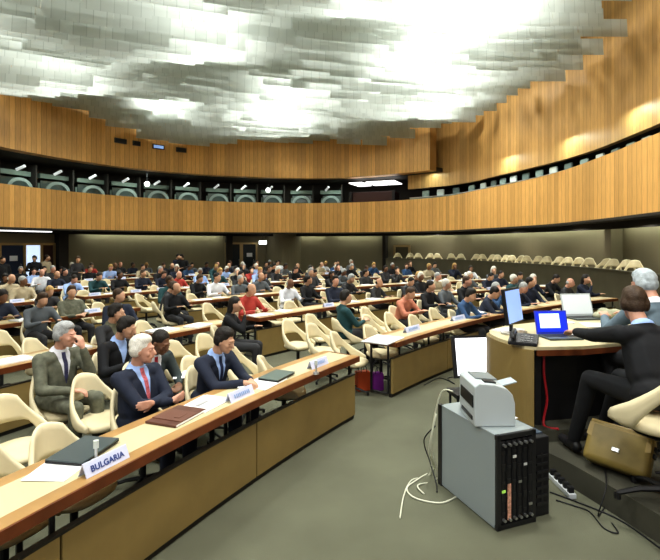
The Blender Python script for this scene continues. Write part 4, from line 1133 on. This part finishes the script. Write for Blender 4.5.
b = bmesh.new(); box(b, (-.11, .02, .321), (.07, .09, .01), rot=Matrix.Rotation(R_(6), 3, 'X'), bev=.002); link('control_panel', b, BLACK, e)
b = bmesh.new(); box(b, (.11, -.20, .25), (.13, .14, .008), rot=Matrix.Rotation(R_(-14), 3, 'X')); link('side_tray', b, mat('pale tray', (.38, .44, .48), .4), e)
q = C0 + fx*.335 + ax*.36; paper(q, ang+.05, HT+.001, 'white sheet lying on the rack right of the printer', w=.05, l=.34, group='papers on the rack')

# cables
def cable(name, pts, r, m, label, z=None):
    b = bmesh.new(); tube(b, smoothpts(pts, 7), r, 6); return tag(link(name, b, m, smooth=True), label, 'cable')
WCAB = mat('cream cable', (.62, .62, .50), .5)
g = lambda px, py, z=.008: tuple(P(px, py, z))
cable('white_cable', [tuple(C0+ax*.68-fx*.05) + (.62,), (C0.x+ax.x*.72-fx.x*.09, C0.y+ax.y*.72-fx.y*.09, .3), g(434, 468, .012), g(420, 478), g(407, 488), g(415, 498), g(440, 503), g(456, 497)], .007, WCAB, 'cream cable looping from behind the rack onto the carpet')
cable('white_cable', [(C0.x+ax.x*.75-fx.x*.05, C0.y+ax.y*.75-fx.y*.05, .35), g(430, 474, .01), g(412, 480), g(404, 495), g(400, 518)], .006, WCAB, 'cream cable running from the rack toward the camera')
cable('white_cable', [(*(C0+ax*.55+fx*.03), HT+.15), (*(C0+ax*.66-fx*.02), HT+.1), (*(C0+ax*.74-fx*.06), .35), g(437, 478, .01), g(418, 485, .02), g(424, 494)], .006, WCAB, 'cream cable hanging from the printer down the rear of the rack')
cable('black_cable', [(*(C0+ax*.72-fx*.03), .5), g(424, 440, .3), g(430, 462, .12), g(436, 482, .01), g(437, 492)], .006, BLACK, 'black cable curling at the left rear corner of the rack')
cable('black_cable', [g(556, 500), g(575, 506), g(590, 512), g(604, 528), g(618, 533), g(612, 523)], .005, BLACK, 'thin black cable loop on the carpet before the podium step')
cable('black_cable', [g(550, 492), g(580, 503), g(620, 520), g(660, 548)], .006, BLACK, 'black cable running along the foot of the podium step')
cable('black_cable', [g(424, 385), g(440, 378), g(455, 384), g(448, 378), g(470, 376)], .006, BLACK, 'tangled black cable on the carpet under the white screen')
cable('black_cable', [tuple(P(600, 430, Z1+.01)), tuple(P(605, 470, Z1+.012)), tuple(P(606, 488, Z1+.012)), (2.02, 3.55, .02), g(606, 505)], .005, BLACK, 'thin black cable going over the podium step edge under the tan bag')
# power strip
a_, b_ = P(551, 474, .03), P(573, 496, .03); dv = (b_-a_); e = empty('power_strip', tuple((a_+b_)/2 - Vector((0, 0, .03))), math.atan2(dv.y, dv.x), 'white power strip with black plugs beside the podium step', 'power strip')
L_ = dv.length
b = bmesh.new(); box(b, (0, 0, .0225), (L_, .06, .04), bev=.006); link('housing', b, mat('pale strip', (.55, .58, .6), .4), e)
for k in range(5):
    b = bmesh.new(); box(b, (-L_*.4 + L_*.2*k, 0, .065), (.038, .045, .05), bev=.008); link('plug', b, BLACK if k % 2 == 0 else DKMETAL, e)

# tan leather satchel lying on the podium step edge
q = Vector((2.36, 3.85, Z1))
e = empty('leather_satchel', (q.x, q.y, Z1), R_(-46), 'tan leather satchel with a flap leaning on the podium step', 'bag')
Rt = Matrix.Rotation(R_(-34), 3, 'X') @ Matrix.Rotation(R_(3), 3, 'Y')
off = Vector((0, .02, .195))
def rb(bm, c, s, bev=0): box(bm, off + Rt @ Vector(c), s, rot=Rt, bev=bev)
b = bmesh.new(); rb(b, (0, 0, -.01), (.47, .18, .34), .05); link('bag_body', b, LEATHER_TAN, e, smooth=True)
b = bmesh.new()
fl = [(-.225, .13), (.225, .13), (.232, .02), (.13, -.015), (.035, -.075), (-.035, -.075), (-.13, -.015), (-.232, .02)]
A = [b.verts.new(off + Rt @ Vector((x, -.088, z))) for x, z in fl]; B = [b.verts.new(off + Rt @ Vector((x, -.074, z))) for x, z in fl]
b.faces.new(A); b.faces.new(B[::-1])
for k in range(8): b.faces.new((A[k], A[(k+1) % 8], B[(k+1) % 8], B[k]))
bmesh.ops.recalc_face_normals(b, faces=b.faces)
box(b, off + Rt @ Vector((0, -.012, .145)), (.45, .14, .03), rot=Rt, bev=.012); link('flap', b, mat('lighter tan leather', (.30, .21, .06), .42, var=.1, vscale=9), e)
b = bmesh.new(); rb(b, (0, -.095, -.045), (.055, .014, .035), .004); link('clasp', b, STEEL, e)
b = bmesh.new()
for z in (.07, .015): rb(b, (.237, 0, z), (.03, .06, .035), .006)
link('side_ring', b, DKMETAL, e)
b = bmesh.new(); tube(b, smoothpts([off + Rt @ Vector((.24, 0, .08)), off + Rt @ Vector((.31, .02, .06)), off + Rt @ Vector((.33, .02, -.05)), off + Rt @ Vector((.26, .03, -.09))], 6), .011, 6); link('shoulder_strap', b, BLACK, e)

# ------------------------------------------------------------------ light
def area(loc, rot, size, power, col=(1, .98, .92), sy=None):
    l = bpy.data.lights.new('hall_light', 'AREA'); l.energy = power; l.color = col; l.size = size
    if sy: l.shape = 'RECTANGLE'; l.size_y = sy
    o = bpy.data.objects.new('hall_light', l); COL.objects.link(o); o.location = loc; o.rotation_euler = rot
    return o
spots = [(-8.5, 9), (-7.8, 14), (-3, 11.5), (-1.5, 17), (2.8, 13), (3.8, 18.5), (-6.5, 18.5), (-2.5, 21.5), (3.6, 10), (1.5, 9), (-11, 12), (3.8, 15.5), (-3.5, 4), (1.5, 4.5), (3.4, 1), (-7, 1), (-1, -1)]
for i, (x, y) in enumerate(spots):
    area((x, y, 8.5), (0, 0, 0), .8, [300, 220, 260, 320, 230][i % 5], (1, 1, .95))
# soft front fill from an unseen light added behind the camera
area((0.5, -4.5, 6.0), (R_(62), 0, 0), 5, 200, (1, .97, .9), 3)
# gallery: unseen lights added to brighten the booths
for px in (-20, 40, 90, 140, 190, 240, 290, 335):
    q, tn, nr = HALL.at(HALL.at_px(px, 1.0), 1.05); area((q.x, q.y, 5.55), (0, 0, 0), .7, 30, (.85, 1, .93))
for px in (430, 500, 560, 620, 655):
    q, tn, nr = HALL.at(HALL.at_px(px, .6), .55); area((q.x, q.y, 5.6), (0, 0, 0), .5, 22, (.85, 1, .93))  # unseen light added to brighten the right gallery seats
    q, tn, nr = HALL.at(HALL.at_px(px, 1.0), 1.4); area((q.x, q.y, 2.62), (0, 0, 0), .5, 14, (1, .98, .88))  # unseen light added under the balcony for brighter tier chairs
w = bpy.data.worlds.new('World'); SC.world = w; w.use_nodes = True
w.node_tree.nodes['Background'].inputs[0].default_value = (.9, .95, 1, 1); w.node_tree.nodes['Background'].inputs[1].default_value = .42

# ------------------------------------------------------------------ camera
cd = bpy.data.cameras.new('Camera'); cam = bpy.data.objects.new('Camera', cd); COL.objects.link(cam)
cd.sensor_width = 36; cd.sensor_fit = 'HORIZONTAL'; cd.lens = 36*F/660
cd.shift_y = -(280-HY)/660
cam.location = (0, 0, CAMH); cam.rotation_euler = (R_(90), 0, 0); cd.clip_end = 200
SC.camera = cam
SC.view_settings.view_transform = 'Standard'
SC.view_settings.look = 'Medium High Contrast'
SC.view_settings.exposure = 0.0
print('people', npeople, 'objects', len(bpy.data.objects))
